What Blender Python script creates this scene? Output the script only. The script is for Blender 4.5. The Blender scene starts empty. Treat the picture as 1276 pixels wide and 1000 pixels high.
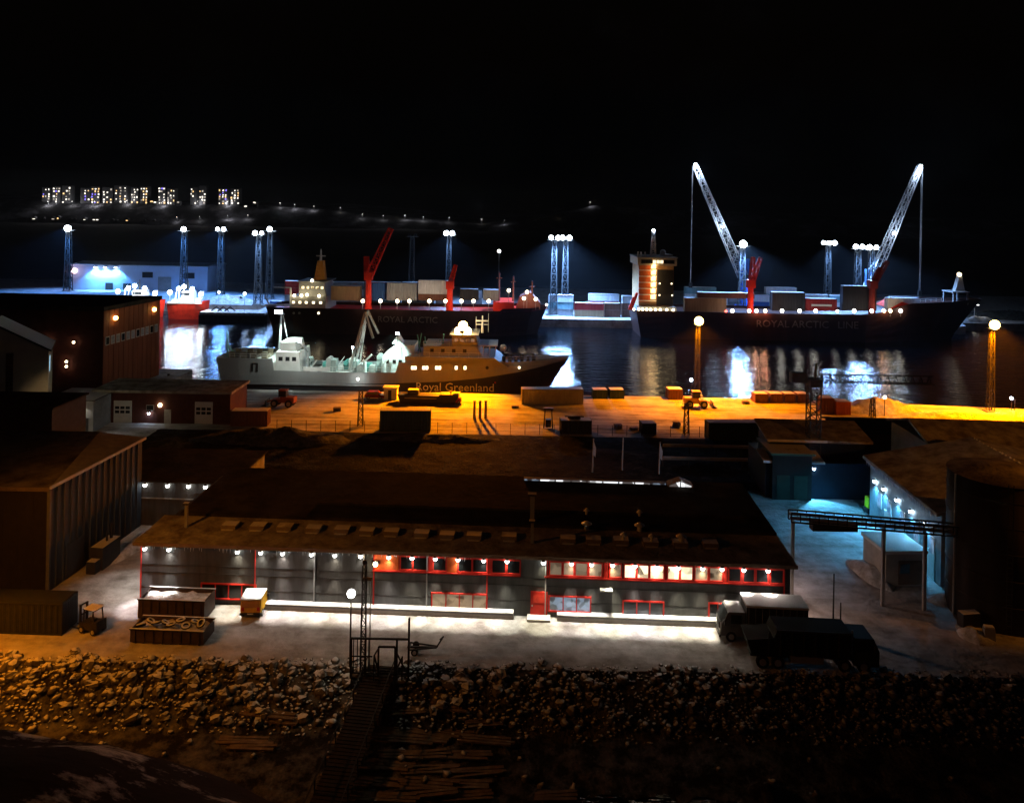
import bpy, math, random
from mathutils import Vector, Matrix, noise

R = math.radians
rnd = random.Random(11)
SC = bpy.context.scene
COL = SC.collection

# ------------------------------------------------------------------ camera
LENS_PX, CAM_H, ROLL, PCX, PHY = 960.0, 42.4, 0.018, 638.0, 263.0   # survey constants of the viewpoint
cam_data = bpy.data.cameras.new('camera')
cam_data.sensor_width = 36.0
cam_data.sensor_fit = 'HORIZONTAL'
cam_data.lens = LENS_PX / 1276.0 * 36.0
cam_data.shift_y = -(500 - PHY) / 1276.0
cam_data.clip_start = 0.5
cam_data.clip_end = 9000
cam = bpy.data.objects.new('camera', cam_data)
COL.objects.link(cam)
cam.matrix_world = Matrix.Translation((0, 0, CAM_H)) @ Matrix.Rotation(R(90), 4, 'X') @ Matrix.Rotation(ROLL, 4, 'Z')
SC.camera = cam

# ------------------------------------------------------------------ night sky
world = bpy.data.worlds.new('World')
SC.world = world
world.use_nodes = True
wn = world.node_tree.nodes
wl = world.node_tree.links
sky = wn.new('ShaderNodeTexSky')
sky.sky_type = 'NISHITA'
sky.sun_disc = False
sky.sun_elevation = R(-4.0)
sky.sun_rotation = R(180)
sky.altitude = 0
bg = wn['Background']
bg.inputs['Strength'].default_value = 0.06
wl.new(sky.outputs[0], bg.inputs['Color'])

SC.view_settings.view_transform = 'Standard'
SC.view_settings.look = 'None'
SC.view_settings.exposure = 0.0
SC.view_settings.gamma = 1.0
SC.render.engine = 'CYCLES'
SC.cycles.use_denoising = True
SC.cycles.max_bounces = 5
SC.cycles.diffuse_bounces = 2
SC.cycles.glossy_bounces = 3
SC.cycles.sample_clamp_indirect = 4.0
SC.cycles.volume_bounces = 0
SC.cycles.caustics_reflective = False
SC.cycles.caustics_refractive = False
SC.cycles.use_light_tree = True

# ------------------------------------------------------------------ survey helpers
def _px(x, y):
    u, v = x - PCX, y - PHY
    return u * math.cos(ROLL) + v * math.sin(ROLL), -u * math.sin(ROLL) + v * math.cos(ROLL)

GZ = 3.0
def G(x, y, z=GZ):
    """bearing (x, y) -> point of the level z"""
    a, b = _px(x, y)
    d = LENS_PX * (CAM_H - z) / b
    return Vector((a * d / LENS_PX, d, z))

def W(x, y, d):
    """bearing (x, y) at distance d"""
    a, b = _px(x, y)
    return Vector((a * d / LENS_PX, d, CAM_H - b * d / LENS_PX))

def on_wall(o, rz, x, y):
    """bearing -> (along, up) on the vertical plane through o with heading rz"""
    a, b = _px(x, y)
    dx, dy = math.cos(rz), math.sin(rz)
    rx, ry = a / LENS_PX, 1.0
    # t*(rx,ry) = o + s*(dx,dy)
    det = rx * (-dy) - ry * (-dx)
    t = (o[0] * (-dy) - o[1] * (-dx)) / det
    s = (t * rx - o[0]) * dx + (t * ry - o[1]) * dy
    return s, CAM_H - b * t / LENS_PX - o[2]

# ------------------------------------------------------------------ materials
MATS = {}
def _new(name):
    m = bpy.data.materials.new(name)
    m.use_nodes = True
    nt = m.node_tree
    return m, nt, nt.nodes, nt.links, nt.nodes['Principled BSDF']

def mat(name, col, rough=0.65, metal=0.0, var=0.25, scale=1.2, snow=0.0, bump=0.0, wave=None, streak=0.0):
    """painted / clad surface: base colour with uneven wear, optional ribs (bump) and snow lying on top"""
    if name in MATS: return MATS[name]
    m, nt, n, l, p = _new(name)
    tc = n.new('ShaderNodeTexCoord')
    nz = n.new('ShaderNodeTexNoise'); nz.inputs['Scale'].default_value = scale
    nz.inputs['Detail'].default_value = 5; nz.inputs['Roughness'].default_value = 0.65
    if streak:
        mp = n.new('ShaderNodeMapping'); mp.inputs['Scale'].default_value = (1, 1, 0.15)
        l.new(tc.outputs['Object'], mp.inputs[0]); l.new(mp.outputs[0], nz.inputs['Vector'])
    else:
        l.new(tc.outputs['Object'], nz.inputs['Vector'])
    ramp = n.new('ShaderNodeValToRGB')
    ramp.color_ramp.elements[0].position = 0.3; ramp.color_ramp.elements[1].position = 0.72
    d = [c * (1 - var) for c in col]; b = [min(1, c * (1 + var * 0.6)) for c in col]
    ramp.color_ramp.elements[0].color = (*d, 1); ramp.color_ramp.elements[1].color = (*b, 1)
    l.new(nz.outputs['Fac'], ramp.inputs[0])
    cout = ramp.outputs[0]
    if snow > 0:
        ge = n.new('ShaderNodeNewGeometry'); sp = n.new('ShaderNodeSeparateXYZ')
        l.new(ge.outputs['Normal'], sp.inputs[0])
        n2 = n.new('ShaderNodeTexNoise'); n2.inputs['Scale'].default_value = 0.7; n2.inputs['Detail'].default_value = 6
        l.new(tc.outputs['Object'], n2.inputs['Vector'])
        ad = n.new('ShaderNodeMath'); ad.operation = 'MULTIPLY_ADD'; ad.inputs[1].default_value = 0.9
        l.new(n2.outputs['Fac'], ad.inputs[0]); l.new(sp.outputs['Z'], ad.inputs[2])
        mr = n.new('ShaderNodeMapRange'); mr.inputs['From Min'].default_value = 1.45 - 0.75 * snow; mr.inputs['From Max'].default_value = 1.65 - 0.75 * snow
        l.new(ad.outputs[0], mr.inputs['Value'])
        mx = n.new('ShaderNodeMix'); mx.data_type = 'RGBA'
        l.new(mr.outputs[0], mx.inputs['Factor']); l.new(cout, mx.inputs['A']); mx.inputs['B'].default_value = (0.68, 0.70, 0.74, 1)
        cout = mx.outputs['Result']
    l.new(cout, p.inputs['Base Color'])
    p.inputs['Roughness'].default_value = rough
    p.inputs['Specular IOR Level'].default_value = 0.5 if rough < 0.3 else 0.15
    p.inputs['Metallic'].default_value = metal
    if bump or wave:
        bp = n.new('ShaderNodeBump'); bp.inputs['Distance'].default_value = bump or 0.05
        bp.inputs['Strength'].default_value = 0.9
        if wave:
            ax, ws = wave
            wv = n.new('ShaderNodeTexWave'); wv.bands_direction = ax; wv.inputs['Scale'].default_value = ws
            wv.inputs['Distortion'].default_value = 0.0
            l.new(tc.outputs['Object'], wv.inputs['Vector']); l.new(wv.outputs['Fac'], bp.inputs['Height'])
        else:
            l.new(nz.outputs['Fac'], bp.inputs['Height'])
        l.new(bp.outputs[0], p.inputs['Normal'])
    MATS[name] = m
    return m

def emit(name, col, strength, patchy=0.0):
    if name in MATS: return MATS[name]
    m, nt, n, l, p = _new(name)
    p.inputs['Base Color'].default_value = (*[c * 0.5 for c in col], 1)
    p.inputs['Emission Color'].default_value = (*col, 1)
    p.inputs['Emission Strength'].default_value = strength
    if patchy:      # a furnished, lit room behind glass
        tc = n.new('ShaderNodeTexCoord'); v = n.new('ShaderNodeTexVoronoi'); v.inputs['Scale'].default_value = patchy
        l.new(tc.outputs['Object'], v.inputs['Vector'])
        r = n.new('ShaderNodeValToRGB')
        r.color_ramp.elements[0].position = 0.25; r.color_ramp.elements[0].color = (*[c * 0.06 for c in col], 1)
        r.color_ramp.elements[1].position = 0.55; r.color_ramp.elements[1].color = (*col, 1)
        l.new(v.outputs['Color'], r.inputs[0]); l.new(r.outputs[0], p.inputs['Emission Color'])
    m.cycles.emission_sampling = 'NONE'
    MATS[name] = m
    return m

def snow_mat(name, clean, dirty, scale, bump, lo=0.38, hi=0.62, tracks=False, tf=0.28):
    m, nt, n, l, p = _new(name)
    tc = n.new('ShaderNodeTexCoord')
    a = n.new('ShaderNodeTexNoise'); a.inputs['Scale'].default_value = scale; a.inputs['Detail'].default_value = 8; a.inputs['Roughness'].default_value = 0.68
    l.new(tc.outputs['Object'], a.inputs['Vector'])
    src = a.outputs['Fac']
    if tracks:      # wheel tracks run along the quay
        mp = n.new('ShaderNodeMapping'); mp.inputs['Scale'].default_value = (0.10, 0.8, 1); mp.inputs['Rotation'].default_value = (0, 0, R(3))
        t = n.new('ShaderNodeTexNoise'); t.inputs['Scale'].default_value = 0.8; t.inputs['Detail'].default_value = 6; t.inputs['Distortion'].default_value = 0.6
        l.new(tc.outputs['Object'], mp.inputs[0]); l.new(mp.outputs[0], t.inputs['Vector'])
        mm = n.new('ShaderNodeMix'); mm.data_type = 'FLOAT'; mm.inputs['Factor'].default_value = tf
        l.new(a.outputs['Fac'], mm.inputs['A']); l.new(t.outputs['Fac'], mm.inputs['B']); src = mm.outputs['Result']
    r = n.new('ShaderNodeValToRGB')
    r.color_ramp.elements[0].position = lo; r.color_ramp.elements[0].color = (*dirty, 1)
    r.color_ramp.elements[1].position = hi; r.color_ramp.elements[1].color = (*clean, 1)
    l.new(src, r.inputs[0]); l.new(r.outputs[0], p.inputs['Base Color'])
    p.inputs['Roughness'].default_value = 0.95
    p.inputs['Specular IOR Level'].default_value = 0.02
    b = n.new('ShaderNodeBump'); b.inputs['Distance'].default_value = bump; b.inputs['Strength'].default_value = 0.8
    c = n.new('ShaderNodeTexNoise'); c.inputs['Scale'].default_value = scale * 6; c.inputs['Detail'].default_value = 6
    l.new(tc.outputs['Object'], c.inputs['Vector'])
    ad = n.new('ShaderNodeMath'); ad.operation = 'ADD'
    l.new(src, ad.inputs[0]); l.new(c.outputs['Fac'], ad.inputs[1]); l.new(ad.outputs[0], b.inputs['Height'])
    l.new(b.outputs[0], p.inputs['Normal'])
    MATS[name] = m
    return m

def water_mat():
    m, nt, n, l, p = _new('harbour_water')
    p.inputs['Base Color'].default_value = (0.001, 0.002, 0.003, 1)
    p.inputs['Roughness'].default_value = 0.03
    p.inputs['IOR'].default_value = 1.33
    tc = n.new('ShaderNodeTexCoord')
    mp = n.new('ShaderNodeMapping'); mp.inputs['Scale'].default_value = (0.24, 1.0, 1)
    l.new(tc.outputs['Object'], mp.inputs[0])
    a = n.new('ShaderNodeTexNoise'); a.inputs['Scale'].default_value = 0.95; a.inputs['Detail'].default_value = 4; a.inputs['Roughness'].default_value = 0.5
    b = n.new('ShaderNodeTexNoise'); b.inputs['Scale'].default_value = 0.16; b.inputs['Detail'].default_value = 2
    l.new(mp.outputs[0], a.inputs['Vector']); l.new(mp.outputs[0], b.inputs['Vector'])
    mu = n.new('ShaderNodeMath'); mu.operation = 'ADD'
    l.new(a.outputs['Fac'], mu.inputs[0]); l.new(b.outputs['Fac'], mu.inputs[1])
    bp = n.new('ShaderNodeBump'); bp.inputs['Distance'].default_value = 0.26; bp.inputs['Strength'].default_value = 1.0
    l.new(mu.outputs[0], bp.inputs['Height']); l.new(bp.outputs[0], p.inputs['Normal'])
    MATS['water'] = m
    return m

M_SNOWYARD = snow_mat('yard_snow', (0.56, 0.56, 0.58), (0.20, 0.19, 0.17), 0.35, 0.16, 0.34, 0.62, tracks=True)
M_APRON = snow_mat('quay_packed_snow', (0.60, 0.60, 0.60), (0.24, 0.22, 0.20), 0.22, 0.12, 0.38, 0.58, tracks=True, tf=0.5)
M_SNOWBANK = snow_mat('ploughed_snow', (0.74, 0.75, 0.78), (0.35, 0.33, 0.31), 0.8, 0.2)
M_DIMSNOW = snow_mat('dim_grey_snow', (0.13, 0.145, 0.14), (0.03, 0.033, 0.03), 0.7, 0.25, 0.40, 0.66)  # snow darkened in its colour so weakly lit heaps stay dim
M_EARTH = snow_mat('shaded_frozen_earth', (0.05, 0.065, 0.062), (0.004, 0.005, 0.005), 0.5, 0.25, 0.50, 0.72)  # earth colour also carries the darkness of the unlit strip
M_BEACH = snow_mat('shore_shingle', (0.20, 0.195, 0.19), (0.022, 0.02, 0.018), 0.6, 0.3, 0.44, 0.70)
M_HILL = snow_mat('far_hill', (0.22, 0.22, 0.24), (0.03, 0.03, 0.03), 0.02, 1.5, 0.48, 0.66)
M_MAST = mat('mast_steel', (0.05, 0.053, 0.056), 0.55, var=0.2)
M_NEARHILL = snow_mat('near_hillside', (0.40, 0.46, 0.52), (0.008, 0.008, 0.008), 0.16, 0.2, 0.54, 0.62)
M_WATER = water_mat()
M_ROCK = mat('boulder_rock', (0.14, 0.13, 0.12), 0.95, var=0.5, scale=1.6, snow=0.40, bump=0.1)
M_GREYCLAD = mat('grey_cladding', (0.082, 0.084, 0.082), 0.5, var=0.6, scale=0.8, streak=1, wave=('Z', 3.2), bump=0.03)
M_NAVYCLAD = mat('navy_cladding', (0.035, 0.045, 0.06), 0.5, var=0.3, scale=0.4, wave=('X', 2.4), bump=0.05, streak=1)
M_NAVYCLADY = mat('navy_cladding_side', (0.055, 0.068, 0.085), 0.5, var=0.3, scale=0.4, wave=('Y', 2.4), bump=0.05, streak=1)
M_RED = mat('red_paint', (0.50, 0.03, 0.02), 0.45, var=0.2)
M_ORANGE = mat('orange_panel', (0.62, 0.12, 0.03), 0.5, var=0.2)
M_SHIPRED = mat('ship_red', (0.72, 0.035, 0.015), 0.45, var=0.3, scale=0.5)
M_LITBRICK = mat('lit_side_cladding', (0.26, 0.085, 0.04), 0.75, var=0.3, scale=0.6, wave=('Y', 1.2), bump=0.06, streak=1)
M_DKBRICK = mat('dark_red_cladding', (0.10, 0.035, 0.025), 0.75, var=0.3, scale=0.6)
M_BEIGE = mat('beige_render', (0.42, 0.36, 0.26), 0.85, var=0.15, scale=0.4)
M_GREY = mat('grey_concrete', (0.28, 0.28, 0.27), 0.85, var=0.25, scale=0.7, bump=0.02)
M_PALE = mat('pale_concrete', (0.50, 0.47, 0.42), 0.8, var=0.2, snow=0.4)
M_DARK = mat('dark_steel', (0.035, 0.035, 0.035), 0.55, var=0.3, metal=0.2)
M_DARKSNOW = mat('dark_steel_snow', (0.04, 0.04, 0.04), 0.6, var=0.3, snow=0.75)
M_GALV = mat('galvanised_steel', (0.42, 0.43, 0.44), 0.45, metal=0.3, var=0.2)
M_WHITE = mat('white_paint', (0.74, 0.74, 0.72), 0.5, var=0.12, scale=0.6)
M_BLUELIT = mat('blue_lit_sheet_cladding', (0.46, 0.56, 0.72), 0.5, var=0.1, scale=0.3, wave=('X', 1.5), bump=0.05)  # part of the floodlight's blue is mixed into this wall colour
M_TYRE = mat('tyre_rubber', (0.02, 0.02, 0.02), 0.9)
M_GLASS = mat('dark_glass', (0.015, 0.018, 0.02), 0.08, var=0.1)
M_ROOFSNOW = snow_mat('roof_snow', (0.50, 0.47, 0.42), (0.16, 0.13, 0.10), 0.5, 0.12, 0.36, 0.66)
M_ROOFDARK = snow_mat('roof_felt', (0.075, 0.068, 0.06), (0.022, 0.020, 0.018), 0.3, 0.06, 0.4, 0.75)
M_ROOFBROWN = snow_mat('roof_thin_snow', (0.30, 0.26, 0.22), (0.07, 0.055, 0.045), 0.4, 0.1, 0.36, 0.70)
M_TIMBER = mat('weathered_timber', (0.20, 0.15, 0.10), 0.85, var=0.5, scale=2.0, bump=0.03)
M_YELLOW = mat('yellow_paint', (0.75, 0.42, 0.03), 0.5)
M_GREEN = mat('green_paint', (0.05, 0.11, 0.07), 0.6, var=0.3, snow=0.4)
M_HIVIS = mat('hi_vis_yellow', (0.70, 0.85, 0.02), 0.6)
M_BLUE = mat('blue_paint', (0.02, 0.10, 0.50), 0.5)
M_HULLDK = mat('hull_dark_red', (0.050, 0.022, 0.018), 0.5, var=0.35, scale=0.25, streak=1)
M_HULLNAVY = mat('hull_navy', (0.03, 0.033, 0.04), 0.45, var=0.3, scale=0.3, streak=1)
M_SHIPGREY = mat('ship_grey', (0.42, 0.42, 0.40), 0.55, var=0.2, scale=0.4, streak=1)
M_SHIPWHITE = mat('ship_white', (0.32, 0.33, 0.33), 0.5, var=0.12, scale=0.5, streak=1)
M_TEAL = mat('teal_paint', (0.10, 0.34, 0.30), 0.5, var=0.3)

E_COOL = emit('lamp_cool', (0.72, 0.86, 1.0), 40)
E_WHITE = emit('lamp_white', (1.0, 0.97, 0.90), 14)
E_WARM = emit('lamp_warm', (1.0, 0.80, 0.48), 12)
E_SODIUM = emit('lamp_sodium', (1.0, 0.62, 0.16), 22)
E_ROOMW = emit('lit_room_warm', (1.0, 0.86, 0.55), 1.6, patchy=1.3)
E_ROOMD = emit('lit_room_dim', (0.55, 0.42, 0.28), 0.28, patchy=1.6)
E_ROOMB = emit('lit_room_cool', (0.45, 0.60, 0.80), 0.35, patchy=2.2)
E_PORT = emit('lit_porthole', (1.0, 0.85, 0.55), 3.0)

C_COOL = (0.23, 0.47, 1.0); C_BLUE = (0.10, 0.34, 1.0); C_WHITE = (1.0, 0.93, 0.82); C_WARM = (1.0, 0.72, 0.40); C_SOD = (1.0, 0.23, 0.0); C_STREET = (1.0, 0.30, 0.02); C_CYAN = (0.10, 0.56, 1.0)

# ------------------------------------------------------------------ mesh helpers
class MB:
    def __init__(s): s.v = []; s.f = []
    def _add(s, vs, fs):
        o = len(s.v); s.v += [tuple(a) for a in vs]; s.f += [tuple(i + o for i in q) for q in fs]; return s
    def box(s, x0, x1, y0, y1, z0, z1):
        return s._add([(x0,y0,z0),(x1,y0,z0),(x1,y1,z0),(x0,y1,z0),(x0,y0,z1),(x1,y0,z1),(x1,y1,z1),(x0,y1,z1)],
                      [(0,3,2,1),(4,5,6,7),(0,1,5,4),(1,2,6,5),(2,3,7,6),(3,0,4,7)])
    def bar(s, p, q, w, h=None):
        p, q = Vector(p), Vector(q); h = h or w
        d = (q - p)
        if d.length < 1e-6: return s
        d.normalize()
        up = Vector((0, 0, 1)) if abs(d.z) < 0.95 else Vector((0, 1, 0))
        a = d.cross(up).normalized() * (w / 2); b = a.cross(d).normalized() * (h / 2)
        vs = [p-a-b, p+a-b, p+a+b, p-a+b, q-a-b, q+a-b, q+a+b, q-a+b]
        return s._add(vs, [(0,1,2,3),(7,6,5,4),(0,4,5,1),(1,5,6,2),(2,6,7,3),(3,7,4,0)])
    def cyl(s, p, q, r0, r1=None, n=10):
        p, q = Vector(p), Vector(q); r1 = r0 if r1 is None else r1
        d = (q - p).normalized()
        up = Vector((0, 0, 1)) if abs(d.z) < 0.95 else Vector((0, 1, 0))
        a = d.cross(up).normalized(); b = a.cross(d).normalized()
        vs = []
        for c, r in ((p, r0), (q, r1)):
            for i in range(n):
                t = 2 * math.pi * i / n
                vs.append(c + a * (r * math.cos(t)) + b * (r * math.sin(t)))
        fs = [(i, (i + 1) % n, n + (i + 1) % n, n + i) for i in range(n)]
        fs += [tuple(range(n - 1, -1, -1)), tuple(range(n, 2 * n))]
        return s._add(vs, fs)
    def ball(s, c, r, n=8, m=5, sq=1.0):
        c = Vector(c); vs = [c + Vector((0, 0, -r * sq))]; 
        for j in range(1, m):
            ph = -math.pi / 2 + math.pi * j / m
            for i in range(n):
                t = 2 * math.pi * i / n
                vs.append(c + Vector((r * math.cos(ph) * math.cos(t), r * math.cos(ph) * math.sin(t), r * sq * math.sin(ph))))
        vs.append(c + Vector((0, 0, r * sq)))
        fs = [(0, 1 + (i + 1) % n, 1 + i) for i in range(n)]
        for j in range(m - 2):
            o = 1 + j * n
            fs += [(o + i, o + (i + 1) % n, o + n + (i + 1) % n, o + n + i) for i in range(n)]
        o = 1 + (m - 2) * n; k = len(vs) - 1
        fs += [(o + i, o + (i + 1) % n, k) for i in range(n)]
        return s._add(vs, fs)
    def prism(s, pts, z0, z1):
        n = len(pts)
        vs = [(x, y, z0) for x, y in pts] + [(x, y, z1) for x, y in pts]
        return s._add(vs, [tuple(range(n - 1, -1, -1)), tuple(range(n, 2 * n))] + [(i, (i + 1) % n, n + (i + 1) % n, n + i) for i in range(n)])
    def prism_x(s, pts, x0, x1):       # pts in (y, z)
        n = len(pts)
        vs = [(x0, y, z) for y, z in pts] + [(x1, y, z) for y, z in pts]
        return s._add(vs, [tuple(range(n)), tuple(range(2 * n - 1, n - 1, -1))] + [(i, n + i, n + (i + 1) % n, (i + 1) % n) for i in range(n)])
    def prism_y(s, pts, y0, y1):       # pts in (x, z)
        n = len(pts)
        vs = [(x, y0, z) for x, z in pts] + [(x, y1, z) for x, z in pts]
        return s._add(vs, [tuple(range(n)), tuple(range(2 * n - 1, n - 1, -1))] + [(i, n + i, n + (i + 1) % n, (i + 1) % n) for i in range(n)])
    def quad(s, *p): return s._add(p, [tuple(range(len(p)))])
    def mesh(s, name):
        me = bpy.data.meshes.new(name); me.from_pydata(s.v, [], s.f); me.update(); return me
    def build(s, name, m, parent=None, smooth=False, loc=None):
        me = s.mesh(name); me.materials.append(m)
        if smooth:
            for p in me.polygons: p.use_smooth = True
        o = bpy.data.objects.new(name, me); COL.objects.link(o)
        if parent: o.parent = parent
        if loc is not None: o.location = loc
        return o

def tag(o, label, cat, group=None):
    o['label'] = label; o['category'] = cat
    if group: o['group'] = group
    return o
def thing(name, label, cat, loc=(0, 0, 0), rz=0, group=None):
    o = bpy.data.objects.new(name, None); o.empty_display_size = 0.3; COL.objects.link(o)
    o.location = loc; o.rotation_euler = (0, 0, rz)
    return tag(o, label, cat, group)
def structure(name, mb, m, smooth=False):
    o = mb.build(name, m, None, smooth); o['kind'] = 'structure'; return o
def light(parent, loc, power, col, radius=0.3, spot=None, aim=None, blend=0.5):
    d = bpy.data.lights.new('lamp_light', 'SPOT' if spot else 'POINT')
    d.energy = power; d.color = col; d.shadow_soft_size = radius
    if spot: d.spot_size = R(spot); d.spot_blend = blend
    o = bpy.data.objects.new('lamp_light', d); COL.objects.link(o)
    o.parent = parent; o.location = loc
    if aim is not None:
        o.rotation_euler = Vector(aim).to_track_quat('-Z', 'Y').to_euler()
    return o
def copy_tree(o, parent=None, loc=None, rz=None, label=None):
    c = o.copy(); COL.objects.link(c); c.parent = parent
    if loc is not None: c.location = loc
    if rz is not None: c.rotation_euler = (0, 0, rz)
    if label: c['label'] = label
    for ch in list(o.children): copy_tree(ch, c)
    return c
def text_mesh(s, size, extrude=0.03):
    cu = bpy.data.curves.new('lettering', 'FONT'); cu.body = s; cu.size = size; cu.extrude = extrude; cu.resolution_u = 2
    cu.align_x = 'CENTER'; cu.align_y = 'CENTER'
    o = bpy.data.objects.new('lettering', cu); COL.objects.link(o)
    bpy.context.view_layer.update()
    me = bpy.data.meshes.new_from_object(o.evaluated_get(bpy.context.evaluated_depsgraph_get()))
    bpy.data.objects.remove(o)
    return me
def lettering(s, size, m, parent, loc, rz=0, sx=1.0, bold=0):
    me = text_mesh(s, size); me.materials.clear(); me.materials.append(m)
    o = bpy.data.objects.new('lettering', me); COL.objects.link(o); o.parent = parent
    o.location = loc; o.rotation_euler = (R(90), 0, rz); o.scale = (sx, 1, 1)
    return o
def lattice(mb, p, q, w0, w1, n, t=0.16, leg=0.22):
    """four-legged lattice from p to q"""
    p, q = Vector(p), Vector(q); d = (q - p).normalized()
    up = Vector((0, 0, 1)) if abs(d.z) < 0.95 else Vector((0, 1, 0))
    a = d.cross(up).normalized(); b = a.cross(d).normalized()
    def ring(k):
        c = p.lerp(q, k / n); w = (w0 + (w1 - w0) * k / n) / 2
        return [c + a * (w * i) + b * (w * j) for i, j in ((-1, -1), (1, -1), (1, 1), (-1, 1))]
    rs = [ring(k) for k in range(n + 1)]
    for i in range(4): mb.bar(rs[0][i], rs[n][i], leg)
    for k in range(n):
        for i in range(4):
            j = (i + 1) % 4
            if (k + i) % 2: mb.bar(rs[k][i], rs[k + 1][j], t)
            else: mb.bar(rs[k][j], rs[k + 1][i], t)
            mb.bar(rs[k + 1][i], rs[k + 1][j], t)
    return mb
def grid_terrain(name, x0, x1, nx, y0, y1, ny, fz, m):
    mb = MB()
    for j in range(ny + 1):
        for i in range(nx + 1):
            x = x0 + (x1 - x0) * i / nx; y = y0 + (y1 - y0) * j / ny
            mb.v.append((x, y, fz(x, y)))
    for j in range(ny):
        for i in range(nx):
            a = j * (nx + 1) + i
            mb.f.append((a, a + 1, a + nx + 2, a + nx + 1))
    o = mb.build(name, m, None, True)
    return o
def nz(x, y, s, z=0.0): return noise.noise(Vector((x * s, y * s, z)))
# ================================================================== SETTING
structure('water', MB().quad((-1500, 20, 0), (1500, 20, 0), (1500, 1500, 0), (-1500, 1500, 0)), M_WATER)
structure('quay_ground', MB().prism([(-190, 66.4), (140, 66.4), (140, 158), (98, 162), (60, 166), (-76, 166), (-76, 185), (-190, 185)], -3, GZ), M_SNOWYARD)
structure('quay_apron', MB().quad((-74, 136.5, GZ + 0.004), (139, 132, GZ + 0.004), (139, 157.9, GZ + 0.004), (98, 161.9, GZ + 0.004), (60, 165.9, GZ + 0.004), (-74, 165.9, GZ + 0.004)), M_APRON)
structure('far_quay_ground', MB().prism([(-420, 308), (-96, 308), (-96, 284), (168, 284), (172, 293), (420, 303), (420, 398), (-420, 398)], -3, GZ), M_SNOWYARD)

o = grid_terrain('far_shore', -1500, 1500, 100, 396, 1420, 40, lambda x, y: 2.9 + 2.0 * min(1, (y - 396) / 60) * (1 + nz(x, y, 0.02)), mat('unlit_land', (0.012, 0.012, 0.012), 0.95, scale=0.05)); o['kind'] = 'structure'  # near-black colour stands in for land no lamp reaches
def shore_z(x, y):
    t = max(0.0, min(1.0, (y - 61.3) / 5.0))
    k = 0.045 if x < -6 else (0.045 + min(1, (x + 6) / 10.0) * 0.09)
    z = 0.75 + 2.2 * t - max(0, 61.3 - y) * k
    return z + 0.22 * nz(x, y, 0.6) * (1 - t) + 0.12 * nz(x, y, 1.7, 4) * (1 - 0.8 * t)
o = grid_terrain('shore', -110, 120, 300, 36, 66.45, 56, shore_z, M_BEACH); o['kind'] = 'structure'

def near_z(x, y):
    knots = [(-60, 16.5), (-27, 14.2), (-21, 13.4), (-15, 11.5), (-9, 9.2), (-2, 6.0), (60, 4.5)]
    h = knots[-1][1]
    for (xa, ha), (xb, hb) in zip(knots, knots[1:]):
        if xa <= x <= xb:
            h = ha + (hb - ha) * (x - xa) / (xb - xa); break
    z = h + (42 - y) * 0.58 if y < 42 else h - (y - 42) * (h + 1.5) / 9.0
    return z + 0.5 * nz(x, y, 0.18) + 0.18 * nz(x, y, 0.7, 3) - 0.35
o = grid_terrain('near_hillside', -60, 60, 90, 12, 52, 40, near_z, M_NEARHILL); o['kind'] = 'structure'

def hill_h(x):
    kn = [(-1600, 60), (-980, 47), (-480, 45), (-300, 34), (-60, 16), (60, 30), (160, 56), (420, 44), (1600, 30)]
    for (xa, ha), (xb, hb) in zip(kn, kn[1:]):
        if xa <= x <= xb: return ha + (hb - ha) * (x - xa) / (xb - xa)
    return 30
def hill_z(x, y):
    h = hill_h(x) + 3 * nz(x, y, 0.01)
    if y < 1500: return -2 + (h + 2) * max(0, (y - 1405) / 95.0)
    return h + (y - 1500) * 0.012
o = grid_terrain('hills', -1600, 1600, 160, 1400, 2300, 45, hill_z, M_HILL); o['kind'] = 'structure'

def bank_z(x, y):
    e = min(1, (x + 62) / 4.0, (43 - x) / 3.0, (y - 110) / 3.0, (136 - y) / 3.0)
    return GZ - 0.05 + max(0, e) * (0.3 + 0.3 * max(0, nz(x, y, 0.22) + 0.25) + 0.15 * nz(x, y, 0.9))
o = grid_terrain('embankment', -62, 43, 110, 110, 136, 30, bank_z, M_EARTH); o['kind'] = 'structure'

def snow_pile(label, c, rx, ry, h, m=M_SNOWBANK, seed=0, rz=0):
    n, k = 26, 9
    mb = MB()
    for j in range(k + 1):
        for i in range(n):
            t = 2 * math.pi * i / n; r = j / k
            w = 1 + 0.22 * noise.noise(Vector((math.cos(t) * 1.7, math.sin(t) * 1.7, seed)))
            x, y = rx * r * w * math.cos(t), ry * r * w * math.sin(t)
            z = h * (1 - r ** 1.7) * (1 + 0.55 * noise.noise(Vector((x * 0.45, y * 0.45, seed + 3)))) + 0.25 * (1 - r) * noise.noise(Vector((x * 1.6, y * 1.6, seed)))
            mb.v.append((x, y, max(-0.05, z) if r < 1 else -0.08))
    for j in range(k):
        for i in range(n):
            a, b = j * n + i, j * n + (i + 1) % n
            mb.f.append((a, b, b + n, a + n))
    o = mb.build('snow_pile', m, None, True, c); o.rotation_euler = (0, 0, rz)
    return tag(o, label, 'snow pile')

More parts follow.
